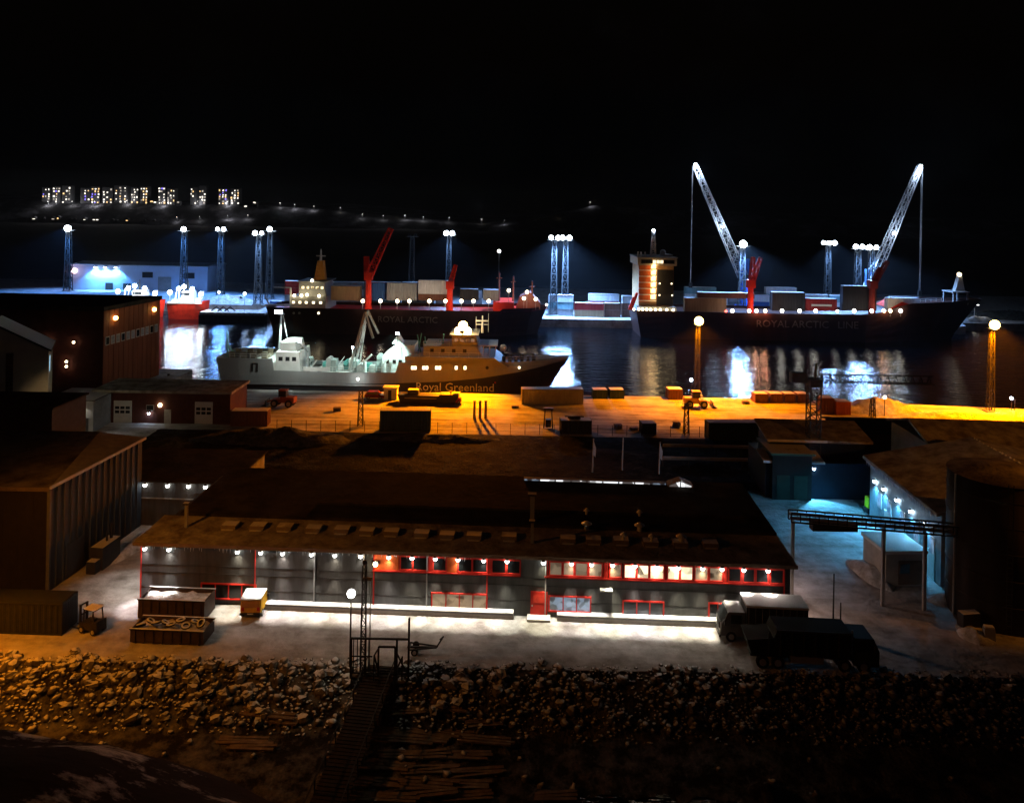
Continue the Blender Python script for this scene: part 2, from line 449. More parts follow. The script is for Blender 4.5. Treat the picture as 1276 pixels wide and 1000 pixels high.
# ---- rock revetment along the shore
rev = thing('rock_revetment', 'long bank of dumped grey boulders dusted with snow along the shore', 'revetment', (0, 64, 1.2))
def rock_mesh(seed, sq=0.75):
    mb = MB().ball((0, 0, 0), 1.0, 7, 5, sq)
    mb.v = [tuple(Vector(v) * (0.78 + 0.42 * noise.noise(Vector(v) * 1.3 + Vector((seed * 7.1, 0, 0))) + 0.2 * noise.noise(Vector(v) * 2.6 + Vector((0, seed * 3.3, 0))))) for v in mb.v]
    me = mb.mesh('boulder'); me.materials.append(M_ROCK)
    return me
ROCKS = [rock_mesh(i) for i in range(14)]
spots = []
for i in range(2600):
    x = rnd.uniform(-74, 72)
    u = rnd.random()
    crest = 66.9 + 1.1 * nz(x, 0, 0.23) + rnd.uniform(-0.5, 0.5)
    y = 61.6 + (crest - 61.6) * (u ** 0.75)
    s = (0.15 + 0.5 * rnd.random() ** 2.4) * (1.15 if x < 0 else 0.9)
    spots.append((s, x, y))
for i in range(60):
    spots.append((rnd.uniform(0.25, 0.5), rnd.uniform(-60, 66), rnd.uniform(55, 61)))
spots = [q for q in spots if not (-11.9 - (66 - q[2]) * 0.12 - 0.2 < q[1] < -8.9 - (66 - q[2]) * 0.12)]
spots.sort(reverse=True)
stuff = MB()
for k, (s, x, y) in enumerate(spots):
    z = min(shore_z(x, y), GZ - 0.1) + s * 0.22
    me = ROCKS[k % 14]; a = rnd.uniform(0, 6.28); tilt = rnd.uniform(-0.5, 0.5)
    sc = (s * rnd.uniform(0.9, 1.2), s * rnd.uniform(0.85, 1.1), s * rnd.uniform(0.8, 1.15))
    mw = Matrix.Translation((x, y - 64, z - 1.2)) @ Matrix.Rotation(a, 4, 'Z') @ Matrix.Rotation(tilt, 4, 'X') @ Matrix.Diagonal((*sc, 1))
    if k < 290:
        b = bpy.data.objects.new('boulder', me); COL.objects.link(b); b.parent = rev; b.matrix_local = mw
    else:
        stuff._add([mw @ v.co for v in me.vertices], [tuple(p.vertices) for p in me.polygons])
for i in range(5200):      # broken stone wedged between them
    x = rnd.uniform(-74, 72); y = 60.6 + 6.7 * rnd.random() ** 0.8
    if -12.0 - (66 - y) * 0.12 < x < -8.8 - (66 - y) * 0.12: continue
    s = rnd.uniform(0.07, 0.24); me = ROCKS[i % 14]
    mw = Matrix.Translation((x, y - 64, min(shore_z(x, y), GZ - 0.1) + s * 0.25 - 1.2)) @ Matrix.Rotation(rnd.uniform(0, 6.28), 4, 'Z') @ Matrix.Diagonal((s * rnd.uniform(0.9, 1.6), s, s * rnd.uniform(0.6, 1.2), 1))
    stuff._add([mw @ v.co for v in me.vertices], [tuple(p.vertices) for p in me.polygons])
b = stuff.build('small_boulders', M_ROCK, rev, True); b['kind'] = 'stuff'

# ================================================================== MAIN WAREHOUSE
WO = Vector((-36.3, 76.6, GZ)); WRZ = math.atan2(-2.5, 63.7); WL = 63.75
wh = thing('warehouse', 'long two storey grey clad warehouse with red framed windows and eave lamps', 'warehouse', WO, WRZ)
def wp(x, y): return on_wall(WO, WRZ, x, y)
D = 19.5
MB().box(0, WL, 0, D, -0.3, 5.8).build('wall', M_GREYCLAD, wh)
# lower roof with an overhang, a raised upper roof behind it
MB().prism_x([(-0.55, 5.82), (5.8, 6.04), (5.8, 6.26), (-0.55, 6.06)], -0.5, WL + 0.5).build('roof', M_ROOFSNOW, wh)
up = MB().prism_x([(5.82, 5.85), (D + 0.4, 6.3), (D + 0.4, 6.75), (5.82, 6.55)], 1.2, WL + 0.4).build('upper_roof', M_ROOFDARK, wh)  # darkness of the unlit rear roof put into its colour
MB().box(15.0, WL - 0.5, 9.2, 9.5, 6.45, 6.85).build('roof_curb', M_ROOFDARK, up)
MB().box(-0.5, WL + 0.5, -0.62, -0.56, 5.75, 6.1).build('fascia', mat('brown_fascia', (0.22, 0.16, 0.12)), wh)
def frame_window(x0, x1, z0, z1, pane, n=1, fm=M_RED, t=0.13, par=wh, y=0.0):
    f = MB()
    f.box(x0 - t, x1 + t, y - 0.11, y, z1, z1 + t); f.box(x0 - t, x1 + t, y - 0.16, y, z0 - t, z0)
    f.box(x0 - t, x0, y - 0.11, y, z0, z1); f.box(x1, x1 + t, y - 0.11, y, z0, z1)
    for k in range(1, n): f.box(x0 + (x1 - x0) * k / n - 0.05, x0 + (x1 - x0) * k / n + 0.05, y - 0.09, y, z0, z1)
    w = f.build('window', fm, par)
    for k in range(n):
        a = x0 + (x1 - x0) * k / n + (0.05 if k else 0); b = x0 + (x1 - x0) * (k + 1) / n - (0.05 if k < n - 1 else 0)
        MB().box(a, b, y - 0.04, y - 0.01, z0, z1).build('pane', pane, w)
    return w
row = [(499, 514, 0), (515, 533, 0), (540, 556, 0), (571, 588, 0), (589, 607, 0), (613, 630, 0), (632, 648, 0),
       (685, 700, 1), (702, 715, 1), (717, 732, 1), (734, 750, 1), (760, 774, 1), (778, 792, 2), (794, 808, 2), (810, 827, 2),
       (832, 846, 2), (848, 863, 2), (866, 882, 1), (884, 900, 1), (908, 923, 0), (926, 940, 0), (942, 957, 0), (960, 976, 0)]
for a, b, k in row:
    ya = 694 + (a - 465) * 0.021
    s0, ztop = wp(a, ya); s1, zbot = wp(b, ya + 19)
    frame_window(s0 + 0.06, s1 - 0.06, 4.15, 5.35, (M_GLASS, E_ROOMD, E_ROOMW)[k])
for a, b, m in [(466, 497, M_ORANGE), (534.5, 538.5, M_RED), (557.5, 569.5, M_ORANGE), (608, 611.5, M_RED), (680, 683, M_RED), (752, 758, M_RED), (828, 830.5, M_RED), (902, 906, M_RED)]:
    s0, _ = wp(a, 700); s1, _ = wp(b, 700)
    MB().box(s0, s1, -0.08, 0, 4.02, 5.48).build('wall_panel', m, wh)
for a, b in [(465, 649), (679, 977)]:
    s0, _ = wp(a, 700); s1, _ = wp(b, 700)
    MB().box(s0, s1, -0.2, 0.0, 3.88, 4.0).build('sill_band', M_RED, wh)
    MB().box(s0, s1, -0.14, 0.0, 5.5, 5.64).build('head_band', M_RED, wh)
for a, b, yy, n, p, k in [(252, 318, 735, 4, M_GLASS, 1), (539, 606, 747, 4, E_ROOMD, 1), (685, 735, 751, 3, E_ROOMB, 1), (777, 826, 757, 3, M_GLASS, 1), (884, 905, 760, 2, M_GLASS, 1)]:
    s0, zc = wp(a, yy); s1, _ = wp(b, yy)
    frame_window(s0, s1, zc - 0.66, zc + 0.66, p, n)
s0, _ = wp(661, 755); s1, _ = wp(682, 755)
dr = MB().box(s0, s1, -0.12, 0, 0.2, 2.45).build('door', M_RED, wh)
MB().box(s0 + 0.25, s1 - 0.25, -0.15, -0.12, 1.4, 2.1).build('door_panel', mat('door_red', (0.62, 0.05, 0.03)), dr)
MB().box(s0 + 0.1, s0 + 0.22, -0.2, -0.12, 1.05, 1.18).build('handle', M_GALV, dr)
MB().box(s0 - 0.3, s1 + 0.3, -1.1, -0.02, 0.0, 0.24).build('doorstep', M_PALE, wh)
for x in (176, 318, 392, 453, 466, 532, 607, 680, 977):
    s, _ = wp(x, 720)
    m = M_RED if x in (176, 318, 466, 607, 977) else M_GALV
    MB().cyl((s, -0.1, 0), (s, -0.1, 5.75), 0.07, n=6).build('downpipe', m, wh)
for a, b in ((332, 640), (694, 897)):
    s0, _ = wp(a, 762); s1, _ = wp(b, 762)
    l = MB().box(s0, s1, -0.75, -0.01, 0.0, 0.62).build('loading_ledge', M_PALE, wh)
    MB().box(s0, s1, -0.80, -0.751, 0.40, 0.58).build('rubbing_strip', M_GREY, l)
s, _ = wp(755, 736)
MB().box(s - 0.6, s + 0.6, -0.7, -0.01, 2.95, 3.08).build('canopy', M_WHITE, wh)
# the row of eave lamps
def wall_lamp(par, p, out, power, col, bulb=E_WHITE, r=0.17, spot=52, aimo=0.06, blend=0.3, rad=0.1, ground=0):
    """out: unit outward direction"""
    p = Vector(p); out = Vector(out); side = Vector((-out.y, out.x, 0))
    c = p + out * 0.27
    mb = MB().bar(p, c, 0.08).cyl(c + Vector((0, 0, 0.08)), c + Vector((0, 0, 0.24)), 0.22, 0.10, 8)
    h = mb.build('wall_lamp', M_DARK, par)
    MB().ball(c + Vector((0, 0, -0.06)), r, 8, 5).build('bulb', bulb, h)
    light(h, c + Vector((0, 0, -0.26)), power, col, rad, spot, out * aimo + Vector((0, 0, -1)), blend)
    if ground: light(h, c + out * 0.4 + Vector((0, 0, -0.26)), ground, col, rad, 50, out * 0.12 + Vector((0, 0, -1)), 0.6)
    return h
for x, y in [(182, 681), (212, 682), (297, 686), (326, 687), (353, 688), (389, 689), (418, 690), (450, 691), (485, 692), (514, 692), (543, 693), (571, 694), (603, 695), (632, 696),
             (677, 698), (712, 699), (737, 699), (763, 700), (791, 701), (818, 703), (845, 704), (875, 705), (899, 706), (926, 707), (956, 709)]:
    s, z = wp(x, y)
    k_ = rnd.uniform(0.6, 1.35); wall_lamp(wh, (s, 0, 5.42), (0, -1, 0), 230 * k_, (1.0, 0.93 - 0.1 * rnd.random(), 0.82 - 0.2 * rnd.random()), r=0.2, spot=128, aimo=0.12, blend=1.0, ground=2100 * (0.8 + 0.2 * k_))
s, _ = wp(469, 698)
wl_ = MB().box(s - 0.3, s + 0.3, -0.4, -0.08, 4.6, 4.9).build('wall_lamp', M_DARK, wh)
MB().ball((s, -0.42, 4.7), 0.24).build('bulb', E_WARM, wl_)
light(wl_, (s, -0.75, 4.7), 60, C_WARM, 0.2)
# lamps on the two ends
e = wall_lamp(wh, (0, 2.0, 4.8), (-1, 0, 0), 900, C_WHITE, spot=90, aimo=0.35)
e = wall_lamp(wh, (0, 9.0, 4.8), (-1, 0, 0), 120, C_WHITE, spot=100, aimo=0.4)
e = wall_lamp(wh, (WL, 1.5, 4.2), (1, 0, 0), 450, (1.0, 0.62, 0.45), E_WARM, spot=130, aimo=0.5)
e = wall_lamp(wh, (WL, 9.0, 5.2), (1, 0, 0), 600, (1.0, 0.66, 0.55), E_WHITE, spot=130, aimo=0.7)
for z in (1.5, 2.95, 3.7):
    MB().box(0.02, WL - 0.02, -0.035, 0, z, z + 0.05).build('cladding_joint', mat('joint_grey', (0.045, 0.045, 0.045), 0.7), wh)
# roof furniture
def roof_pt(x, y, lz):           # bearing -> local (x, y) at local height lz
    g = G(x, y, GZ + lz) - WO
    c, s_ = math.cos(-WRZ), math.sin(-WRZ)
    return g.x * c - g.y * s_, g.x * s_ + g.y * c
M_VENT = mat('vent_sheet', (0.22, 0.18, 0.14), 0.7, snow=0.35)
for x, y in [(283, 660), (318, 661), (352, 662), (388, 664), (424, 665), (455, 667), (486, 668), (524, 670), (556, 672), (590, 673), (634, 674), (708, 677), (740, 678), (775, 679), (812, 681), (849, 682), (887, 683)]:
    lx, ly = roof_pt(x, y, 6.2)
    v = MB().prism_x([(ly, 6.05), (ly + 1.5, 6.15), (ly + 1.5, 6.52), (ly + 0.35, 6.52)], lx - 0.75, lx + 0.75).build('roof_light', M_VENT, wh)
    MB().box(lx - 0.6, lx + 0.6, ly - 0.06, ly + 0.1, 6.1, 6.24).build('curb', M_PALE, v)
M_VENTW = mat('white_ventilator', (0.70, 0.70, 0.68), 0.5)
for x, y, r in [(731, 650, 0.42), (797, 652, 0.42), (849, 666, 0.42), (777, 664, 0.28), (812, 666, 0.28), (731, 634, 0.25), (797, 636, 0.25)]:
    lx, ly = roof_pt(x, y, 7.15)
    v = MB().cyl((lx, ly, 6.4), (lx, ly, 7.0), r * 0.6, n=10).build('ventilator', M_VENTW, wh)
    MB().cyl((lx, ly, 6.97), (lx, ly, 7.25), r * 1.35, r * 0.3, n=12).build('cowl', M_VENTW, v)
for x, y, h, w in [(663, 652, 3.0, 0.45), (663, 674, 1.9, 0.3), (232, 655, 2.2, 0.28)]:
    lx, ly = roof_pt(x, y, 6.3)
    v = MB().box(lx - w / 2, lx + w / 2, ly - w / 2, ly + w / 2, 6.0, 6.3 + h).build('chimney', M_GREY, wh)
    MB().box(lx - w * 1.1, lx + w * 0.9, ly - w * 0.8, ly + w * 0.8, 6.32 + h, 6.5 + h).build('chimney_cap', M_DARKSNOW, v)
# the lit ridge roof light and its little lantern
E_SKY = emit('lit_rooflight', (0.95, 0.98, 1.0), 1.3, patchy=0.8)
a, _ = roof_pt(652, 604, 7.0); b, ly = roof_pt(832, 604, 7.0)
n = 9
rl = MB().box(a, b, D - 0.9, D - 0.2, 6.6, 6.92).build('ridge_rooflight', M_GALV, wh)
for k in range(n):
    x0 = a + (b - a) * k / n
    MB().box(x0 + 0.1, x0 + (b - a) / n - 0.1, D - 0.96, D - 0.901, 6.72, 6.88).build('pane', E_SKY if k not in (0, 8) else E_ROOMB, rl)
c, _ = roof_pt(847, 602, 7.0)
lt = MB().prism_y([(c - 1.5, 6.7), (c + 1.5, 6.7), (c + 1.5, 6.95), (c, 7.55), (c - 1.5, 6.95)], D - 1.6, D - 0.2).build('roof_lantern', M_GALV, wh)
MB().prism_y([(c - 1.3, 6.8), (c - 0.08, 6.8), (c - 0.08, 7.35), (c - 1.3, 6.9)], D - 1.66, D - 1.605).build('pane', E_SKY, lt)
MB().prism_y([(c + 0.08, 6.8), (c + 1.3, 6.8), (c + 1.3, 6.9), (c + 0.08, 7.35)], D - 1.66, D - 1.605).build('pane', E_SKY, lt)
# gutter icicles read as a ragged line under the left eave
ic = MB()
for k in range(120):
    x = rnd.uniform(0, 33); h = rnd.uniform(0.1, 0.5)
    ic.cyl((x, -0.5, 5.8), (x, -0.5, 5.8 - h), 0.035, 0.008, 4)
i_ = ic.build('icicles', mat('ice', (0.6, 0.62, 0.65), 0.2), wh); i_['kind'] = 'stuff'

# ================================================================== ANNEX behind, with its own lamps
an = thing('annex_building', 'low grey annex with four lamps under its eave behind the navy warehouse', 'building', (-50, 95, GZ), WRZ)
MB().box(0, 16, 0, 12, -0.2, 5.4).build('wall', M_GREYCLAD, an)
MB().box(-0.3, 16.3, -0.4, 12.3, 5.41, 5.65).build('roof', M_ROOFDARK, an)
MB().box(0, 16, -0.08, 0, 3.3, 3.42).build('wall_rail', M_GALV, an)
for x, y in [(182, 604), (210, 605), (236, 606), (257, 607)]:
    s, z = on_wall(Vector((-50, 95, GZ)), WRZ, x, y)
    wall_lamp(an, (s, 0, 5.1), (0, -1, 0), 220, C_WHITE if x < 250 else (1, 0.4, 0.3), r=0.24)

# ================================================================== NAVY WAREHOUSE on the left
nv = thing('warehouse', 'tall navy blue corrugated warehouse with snow dusted roof', 'warehouse', (-46.3, 78, GZ), 0.0)
ND, NW_, NH = 16.6, 42.0, 10.7
sh = 0.085
wallm = MB()
wallm.prism([(-NW_, 0), (0, 0), (ND * sh, ND), (-NW_, ND)], -0.3, NH)
wallm.build('wall', M_NAVYCLADY, nv)
MB().box(-NW_, -0.2, -0.06, -0.01, 0, NH - 0.4).build('shaded_front', mat('shaded_front_sheet', (0.03, 0.024, 0.02), 0.7, var=0.3, wave=('X', 2.4), bump=0.04), nv)  # shade of the unlit front put into a near-black sheet
MB().quad((-NW_, -0.4, NH + 0.02), (0.25, -0.4, NH + 0.02), (-3.8, ND, NH + 0.75), (-NW_, ND, NH + 0.75)).quad((-3.8, ND, NH + 0.75), (-NW_, ND, NH + 0.75), (-NW_, ND + 0.2, NH), (ND * sh, ND + 0.2, NH)).build('roof', M_ROOFBROWN, nv)
MB().quad((0.25, -0.4, NH + 0.02), (ND * sh + 0.3, ND + 0.2, NH + 0.02), (-3.8, ND, NH + 0.75)).build('roof_hip', mat('hip_sheet', (0.30, 0.29, 0.28), 0.5, var=0.3, wave=('Y', 2.0), bump=0.04), nv)
MB().box(-NW_, 0.25, -0.5, -0.4, NH - 0.35, NH + 0.06).build('gutter', mat('gutter_brown', (0.16, 0.12, 0.09)), nv)
MB().bar((0.3, -0.4, NH), (ND * sh + 0.35, ND + 0.2, NH), 0.14, 0.3).build('verge', mat('verge_snow', (0.66, 0.66, 0.66)), nv)
MB().box(-0.15, 0.16, -0.16, 0.1, 0, NH - 0.4).build('corner_trim', mat('trim_grey', (0.14, 0.14, 0.14)), nv)
# plant against its foot
for k in range(1, 15):
    t_ = k / 15; MB().bar((ND * sh * t_ + 0.05, ND * t_, 0.1), (ND * sh * t_ + 0.05, ND * t_, NH - 0.15), 0.12, 0.10).build('wall_rib', M_NAVYCLADY, nv)
for k in range(1, 11): MB().box(-k * 1.6 - 0.06, -k * 1.6 + 0.06, -0.12, -0.061, 0, NH - 0.4).build('wall_rib', mat('shaded_front_sheet', (0, 0, 0)), nv)
MB().prism([(0.25, 2.6), (0.36, 2.6), (0.62, 5.4), (0.5, 5.4)], 0.1, 3.6).build('roller_door', M_NAVYCLADY, nv)
pl = thing('plant_cabinet', 'dark plant cabinet with pipes against the foot of the navy warehouse', 'cabinet', (-43.9, 84.5, GZ), R(85))
MB().box(-1.6, 1.6, -0.7, 0.7, 0, 2.4).build('housing', M_DARKSNOW, pl)
MB().box(-2.6, -1.7, -0.5, 0.5, 0, 1.3).build('side_box', M_DARKSNOW, pl)
MB().cyl((1.0, 0, 2.4), (1.0, 0, 4.0), 0.16).cyl((0.2, 0, 2.4), (0.2, 0, 3.4), 0.12).build('pipe', M_DARK, pl)
snow_pile('low snow bank along the foot of the navy warehouse wall', (-42.6, 90, GZ), 1.2, 6.0, 0.7, seed=2, rz=R(-6))

# ================================================================== buildings behind on the left
bg_ = thing('house', 'beige rendered gable building with a tall dark stair window', 'house', W(0, 505, 124) * Vector((1, 1, 0)) + Vector((0, 0, GZ)), R(27))
x0, x1 = -9, 6.6
MB().prism_y([(x0, 0), (x1, 0), (x1, 15.0), (-1.0, 19.6), (x0, 15.0)], 0, 9).build('wall', M_BEIGE, bg_)
MB().prism_y([(x1 + 0.4, 14.9), (x1 + 0.4, 15.2), (-1.0, 20.0), (-1.0, 19.65)], -0.4, 9.4).prism_y([(x0 - 0.4, 14.9), (-1.0, 19.65), (-1.0, 20.0), (x0 - 0.4, 15.2)], -0.4, 9.4).build('roof', M_DARKSNOW, bg_)
w = MB().box(0.7, 1.7, -0.08, 0, 4.0, 15.0).build('window', M_DARK, bg_)
for k in range(6): MB().box(0.8, 1.6, -0.1, -0.081, 4.2 + k * 1.8, 5.8 + k * 1.8).build('pane', M_GLASS, w)
wb = MB().box(x1, x1 + 0.1, 0.6, 2.0, 11.3, 14.2).build('window', M_GALV, bg_)
MB().box(x1 + 0.1, x1 + 0.12, 0.75, 1.85, 11.5, 14.0).build('pane', emit('cold_stair_light', (0.4, 0.75, 1.0), 1.2), wb)

bl = thing('flat_roofed_shed', 'dark flat roofed shed in front of the beige gable building', 'shed', W(0, 545, 112) * Vector((1, 1, 0)) + Vector((0, 0, GZ)), 0)
MB().box(-12, 7.5, 0, 9, 0, 9.4).build('wall', mat('black_cladding', (0.045, 0.045, 0.05), 0.7), bl)
MB().box(-12.3, 7.8, -0.3, 9.3, 9.41, 9.65).build('roof', M_ROOFDARK, bl)
MB().box(1.0, 2.0, -0.05, 0, 5.0, 6.2).build('hatch', M_DARK, bl)
wall_lamp(bl, (3.0, 9.0, 8.6), (0, 1, 0), 700, C_WARM, E_WARM, r=0.2, spot=150, aimo=1.6)  # unseen lamp added to light the beige gable

gg = thing('garage', 'pale grey garage with a single lamp beside the red low building', 'garage', W(90, 529, 133) * Vector((1, 1, 0)) + Vector((0, 0, GZ)), 0)
MB().box(-4.5, 3.6, 0, 8, 0, 5.4).build('wall', M_GREY, gg)
MB().box(-4.8, 3.9, -0.4, 8.2, 5.41, 5.6).build('roof', M_DARKSNOW, gg)
MB().box(-3.6, 0.4, -0.06, 0, 0.1, 3.8).build('roller_door', mat('roller_door', (0.45, 0.45, 0.44), wave=('Z', 4)), gg)
MB().box(1.9, 2.8, -0.06, 0, 0.1, 2.4).build('door', M_DARK, gg)
wall_lamp(gg, (1.1, 0, 4.8), (0, -1, 0), 900, C_WHITE, r=0.22, spot=150)

big = thing('freezer_building', 'large rust red clad building with a strip of small windows and orange wall lamps', 'building', (-83.4, 158, GZ), 0)
BD, BHH, bs = 20.5, 17.4, 0.11
MB().prism([(-46, 0), (0, 0), (BD * bs, BD), (-46, BD)], -0.3, BHH).build('wall', M_DKBRICK, big)
MB().prism([(-46.4, -0.4), (0.3, -0.4), (BD * bs + 0.3, BD + 0.4), (-46.4, BD + 0.4)], BHH + 0.01, BHH + 0.9).build('roof', M_ROOFDARK, big)
ang = math.atan2(BD, BD * bs)
def big_pt(t, z, out=0.0): return Vector((BD * bs * t + out * math.sin(ang), BD * t - out * math.cos(ang), z))
npan = 12
for k in range(npan):        # tall cladding panels, lighter red standing in for lamplight on this side
    a, b = big_pt(k / npan + 0.004, 0), big_pt((k + 1) / npan - 0.004, 0)
    o2 = 0.07 if k % 2 else 0.11
    q = [a, b, big_pt((k + 1) / npan - 0.004, 0, o2), big_pt(k / npan + 0.004, 0, o2)]
    MB().prism([(p.x, p.y) for p in q], 0.05, BHH - 0.1).build('wall_panel', M_LITBRICK, big)
nw = 11
for k in range(nw):
    t0, t1 = 0.03 + 0.94 * k / nw, 0.03 + 0.94 * (k + 0.72) / nw
    q = [big_pt(t0, 0, 0.12), big_pt(t1, 0, 0.12), big_pt(t1, 0, 0.20), big_pt(t0, 0, 0.20)]
    w = MB().prism([(p.x, p.y) for p in q], 10.2, 12.0).build('window', M_PALE, big)
    q = [big_pt(t0 + 0.008, 0, 0.2), big_pt(t1 - 0.008, 0, 0.2), big_pt(t1 - 0.008, 0, 0.22), big_pt(t0 + 0.008, 0, 0.22)]
    MB().prism([(p.x, p.y) for p in q], 10.4, 11.8).build('pane', mat('pale_glass', (0.35, 0.36, 0.38), 0.2) if k % 3 else M_GLASS, w)
for t, z in ((0.17, 15.6), (0.86, 15.6)):
    p = big_pt(t, z, 0.12); out = Vector((math.sin(ang), -math.cos(ang), 0))
    wall_lamp(big, p, out, 4200, (1.0, 0.36, 0.06), E_SODIUM, r=0.45, spot=150, aimo=0.3)
for x, y in [(61, 425), (93, 426), (84, 450), (84, 456)]:
    q = W(x, y, 158); 
    h = MB().box(q.x + 83.4 - 0.3, q.x + 83.4 + 0.3, -0.3, 0, q.z - GZ - 0.3, q.z - GZ + 0.3).build('wall_lamp', M_DARK, big)
    MB().ball((q.x + 83.4, -0.38, q.z - GZ), 0.26).build('bulb', E_WARM, h)
    light(h, (q.x + 83.4, -0.8, q.z - GZ), 12, (1, 0.6, 0.5), 0.2)

lo = thing('low_building', 'low dark red building with two white garage doors and snowy flat roof', 'building', G(118, 526) , R(0.5))
LW = 24.3
MB().box(0, LW, 0, 9, -0.2, 5.5).build('wall', M_DKBRICK, lo)
MB().box(-0.4, LW + 0.4, -0.5, 9.3, 5.51, 5.95).build('roof', M_ROOFSNOW, lo)
for x in (153, 254):
    s, _ = on_wall(lo.location, R(0.5), x, 515)
    d_ = MB().box(s - 1.6, s + 1.6, -0.1, 0, 0.05, 4.0).build('garage_door', M_WHITE, lo)
    for i in range(3):
        for j in range(2): MB().box(s - 1.35 + i * 0.95, s - 0.6 + i * 0.95, -0.13, -0.1, 1.75 + j * 0.75, 2.25 + j * 0.75).build('pane', M_GLASS, d_)
s, _ = on_wall(lo.location, R(0.5), 209, 515)
MB().box(s - 0.6, s + 0.6, -0.08, 0, 0.05, 2.5).build('door', M_PALE, lo)
s, _ = on_wall(lo.location, R(0.5), 123, 515)
MB().box(s - 0.5, s + 0.5, -0.08, 0, 0.05, 2.5).build('door', M_DKBRICK, lo)
s, _ = on_wall(lo.location, R(0.5), 200, 515)
wall_lamp(lo, (s, 0, 3.4), (0, -1, 0), 1200, C_WARM, E_WARM, r=0.36, spot=150)
s, _ = on_wall(lo.location, R(0.5), 186, 518)
wall_lamp(lo, (s, 0, 1.9), (0, -1, 0), 40, C_COOL, E_COOL, r=0.2, spot=150)
s, _ = on_wall(lo.location, R(0.5), 190, 505)
w = MB().box(s - 1.1, s + 0.3, -0.06, 0, 2.3, 3.3).build('window', M_GALV, lo); MB().box(s - 1.0, s + 0.2, -0.09, -0.061, 2.4, 3.2).build('pane', M_GLASS, w)

# ================================================================== right-hand yard
so = Vector((49.6, 77.5, GZ))
si = thing('silo', 'tall round brown steel silo beside the snowy yard', 'silo', so)
M_SILO = mat('silo_steel', (0.055, 0.045, 0.036), 0.6, var=0.35, scale=0.5, streak=1)
MB().cyl((0, 0, -0.2), (0, 0, 14.0), 4.7, n=40).build('shell', M_SILO, si, True)
for z in (2.5, 5.0, 7.5, 10, 12.4):
    MB().cyl((0, 0, z), (0, 0, z + 0.14), 4.76, n=40).build('seam_ring', M_SILO, si, True)
MB().cyl((0, 0, 14.01), (0, 0, 14.7), 4.8, 1.0, 40).build('roof', M_ROOFBROWN, si)
MB().cyl((-4.86, -0.6, 0), (-4.86, -0.6, 14), 0.1, n=6).build('pipe', M_GALV, si)
lad = MB()
for s_ in (-0.25, 0.25): lad.bar((-1.9 + s_, -4.62, 0.2), (-1.9 + s_, -4.62, 14.3), 0.06)
for k in range(28): lad.bar((-2.15, -4.62, 0.5 + k * 0.5), (-1.65, -4.62, 0.5 + k * 0.5), 0.04)
lad.build('ladder', M_DARK, si)
w = MB().box(2.6, 3.6, -4.15, -3.6, 4.0, 7.0).build('hatch', M_DARK, si)
# pipe bridge
pb = thing('pipe_bridge', 'steel pipe bridge spanning the yard between grey warehouse and silo', 'pipe bridge', (0, 0, 0))
p = W(984, 652, 80); q = W(1197, 662, 77)
p.z = q.z = (p.z + q.z) / 2
lt_ = MB()
for dz in (0, 0.95):
    for dy in (-0.45, 0.45): lt_.bar(p + Vector((0, dy, dz)), q + Vector((0, dy, dz)), 0.14)
for k in range(19):
    a = p.lerp(q, k / 18)
    for dy in (-0.45, 0.45): lt_.bar(a + Vector((0, dy, 0)), a + Vector((0, dy, 0.95)), 0.09)
lt_.build('truss', M_DARKSNOW, pb)
for dy, dz, r in ((-0.1, 0.3, 0.2), (0.25, 0.62, 0.16), (-0.2, 0.72, 0.12)):
    MB().cyl(p + Vector((0, dy, dz)), q + Vector((0, dy, dz)), r, n=8).build('pipe', mat('lagged_pipe', (0.30, 0.27, 0.25), 0.5, snow=0.5), pb)
for t in (0.02, 0.56, 0.80):
    a = p.lerp(q, t); MB().bar(Vector((a.x, a.y, GZ)), a, 0.3).build('support_post', M_GALV, pb)
a = p.lerp(q, 0.13)
MB().box(a.x, a.x + 4.6, a.y - 0.5, a.y + 0.5, p.z - 0.75, p.z - 0.06).build('valve_cage', M_DARK, pb)

# fish hall with the lit long side, gable roofs stepping back
fx, fy0, fy1 = 46.6, 82.5, 101.0
fh = thing('fish_hall', 'snow covered hall with icicle hung eave above blue lit wall', 'hall', (fx, fy0, GZ), R(-3))
FD = fy1 - fy0
MB().box(0, 26, 0, FD, -0.2, 7.8).build('wall', mat('hall_wall', (0.30, 0.36, 0.40), 0.6, var=0.2), fh)
MB().prism_y([(-0.8, 7.75), (13, 10.6), (13, 10.95), (-0.8, 8.1)], -0.6, FD + 0.5).prism_y([(13, 10.6), (27, 7.75), (27, 8.1), (13, 10.95)], -0.6, FD + 0.5).build('roof', M_ROOFSNOW, fh)
MB().prism_y([(0, 7.8), (26, 7.8), (13, 10.5)], 0.01, FD - 0.01).build('gable', M_GREY, fh)
ic = MB()
for k in range(90):
    y = rnd.uniform(0, FD); h = rnd.uniform(0.15, 0.8)
    ic.cyl((-0.75, y, 7.8), (-0.75, y, 7.8 - h), 0.07, 0.01, 4)
i_ = ic.build('icicles', MATS['ice'], fh); i_['kind'] = 'stuff'
rc = MB()
for k in range(26):
    y = FD * (k + rnd.random()) / 26; rc.ball((13, y, 11.0), rnd.uniform(0.08, 0.16), 5, 3)
i_ = rc.build('ridge_light_dots', M_WHITE, fh); i_['kind'] = 'stuff'  # white dots put in for small lights along the ridge
for k, y in enumerate((3.0, 6.6, 10.2, 13.8, 16.5)):
    wall_lamp(fh, (0, y, 5.6), (-1, 0, 0), 350 + 95 * y, C_CYAN, E_COOL, r=0.2, spot=140, aimo=0.8)
    w = MB().box(-0.08, 0, y - 1.7, y - 0.5, 2.6, 4.6).build('window', M_WHITE, fh); MB().box(-0.1, -0.081, y - 1.6, y - 0.6, 2.75, 4.45).build('pane', E_ROOMB, w)
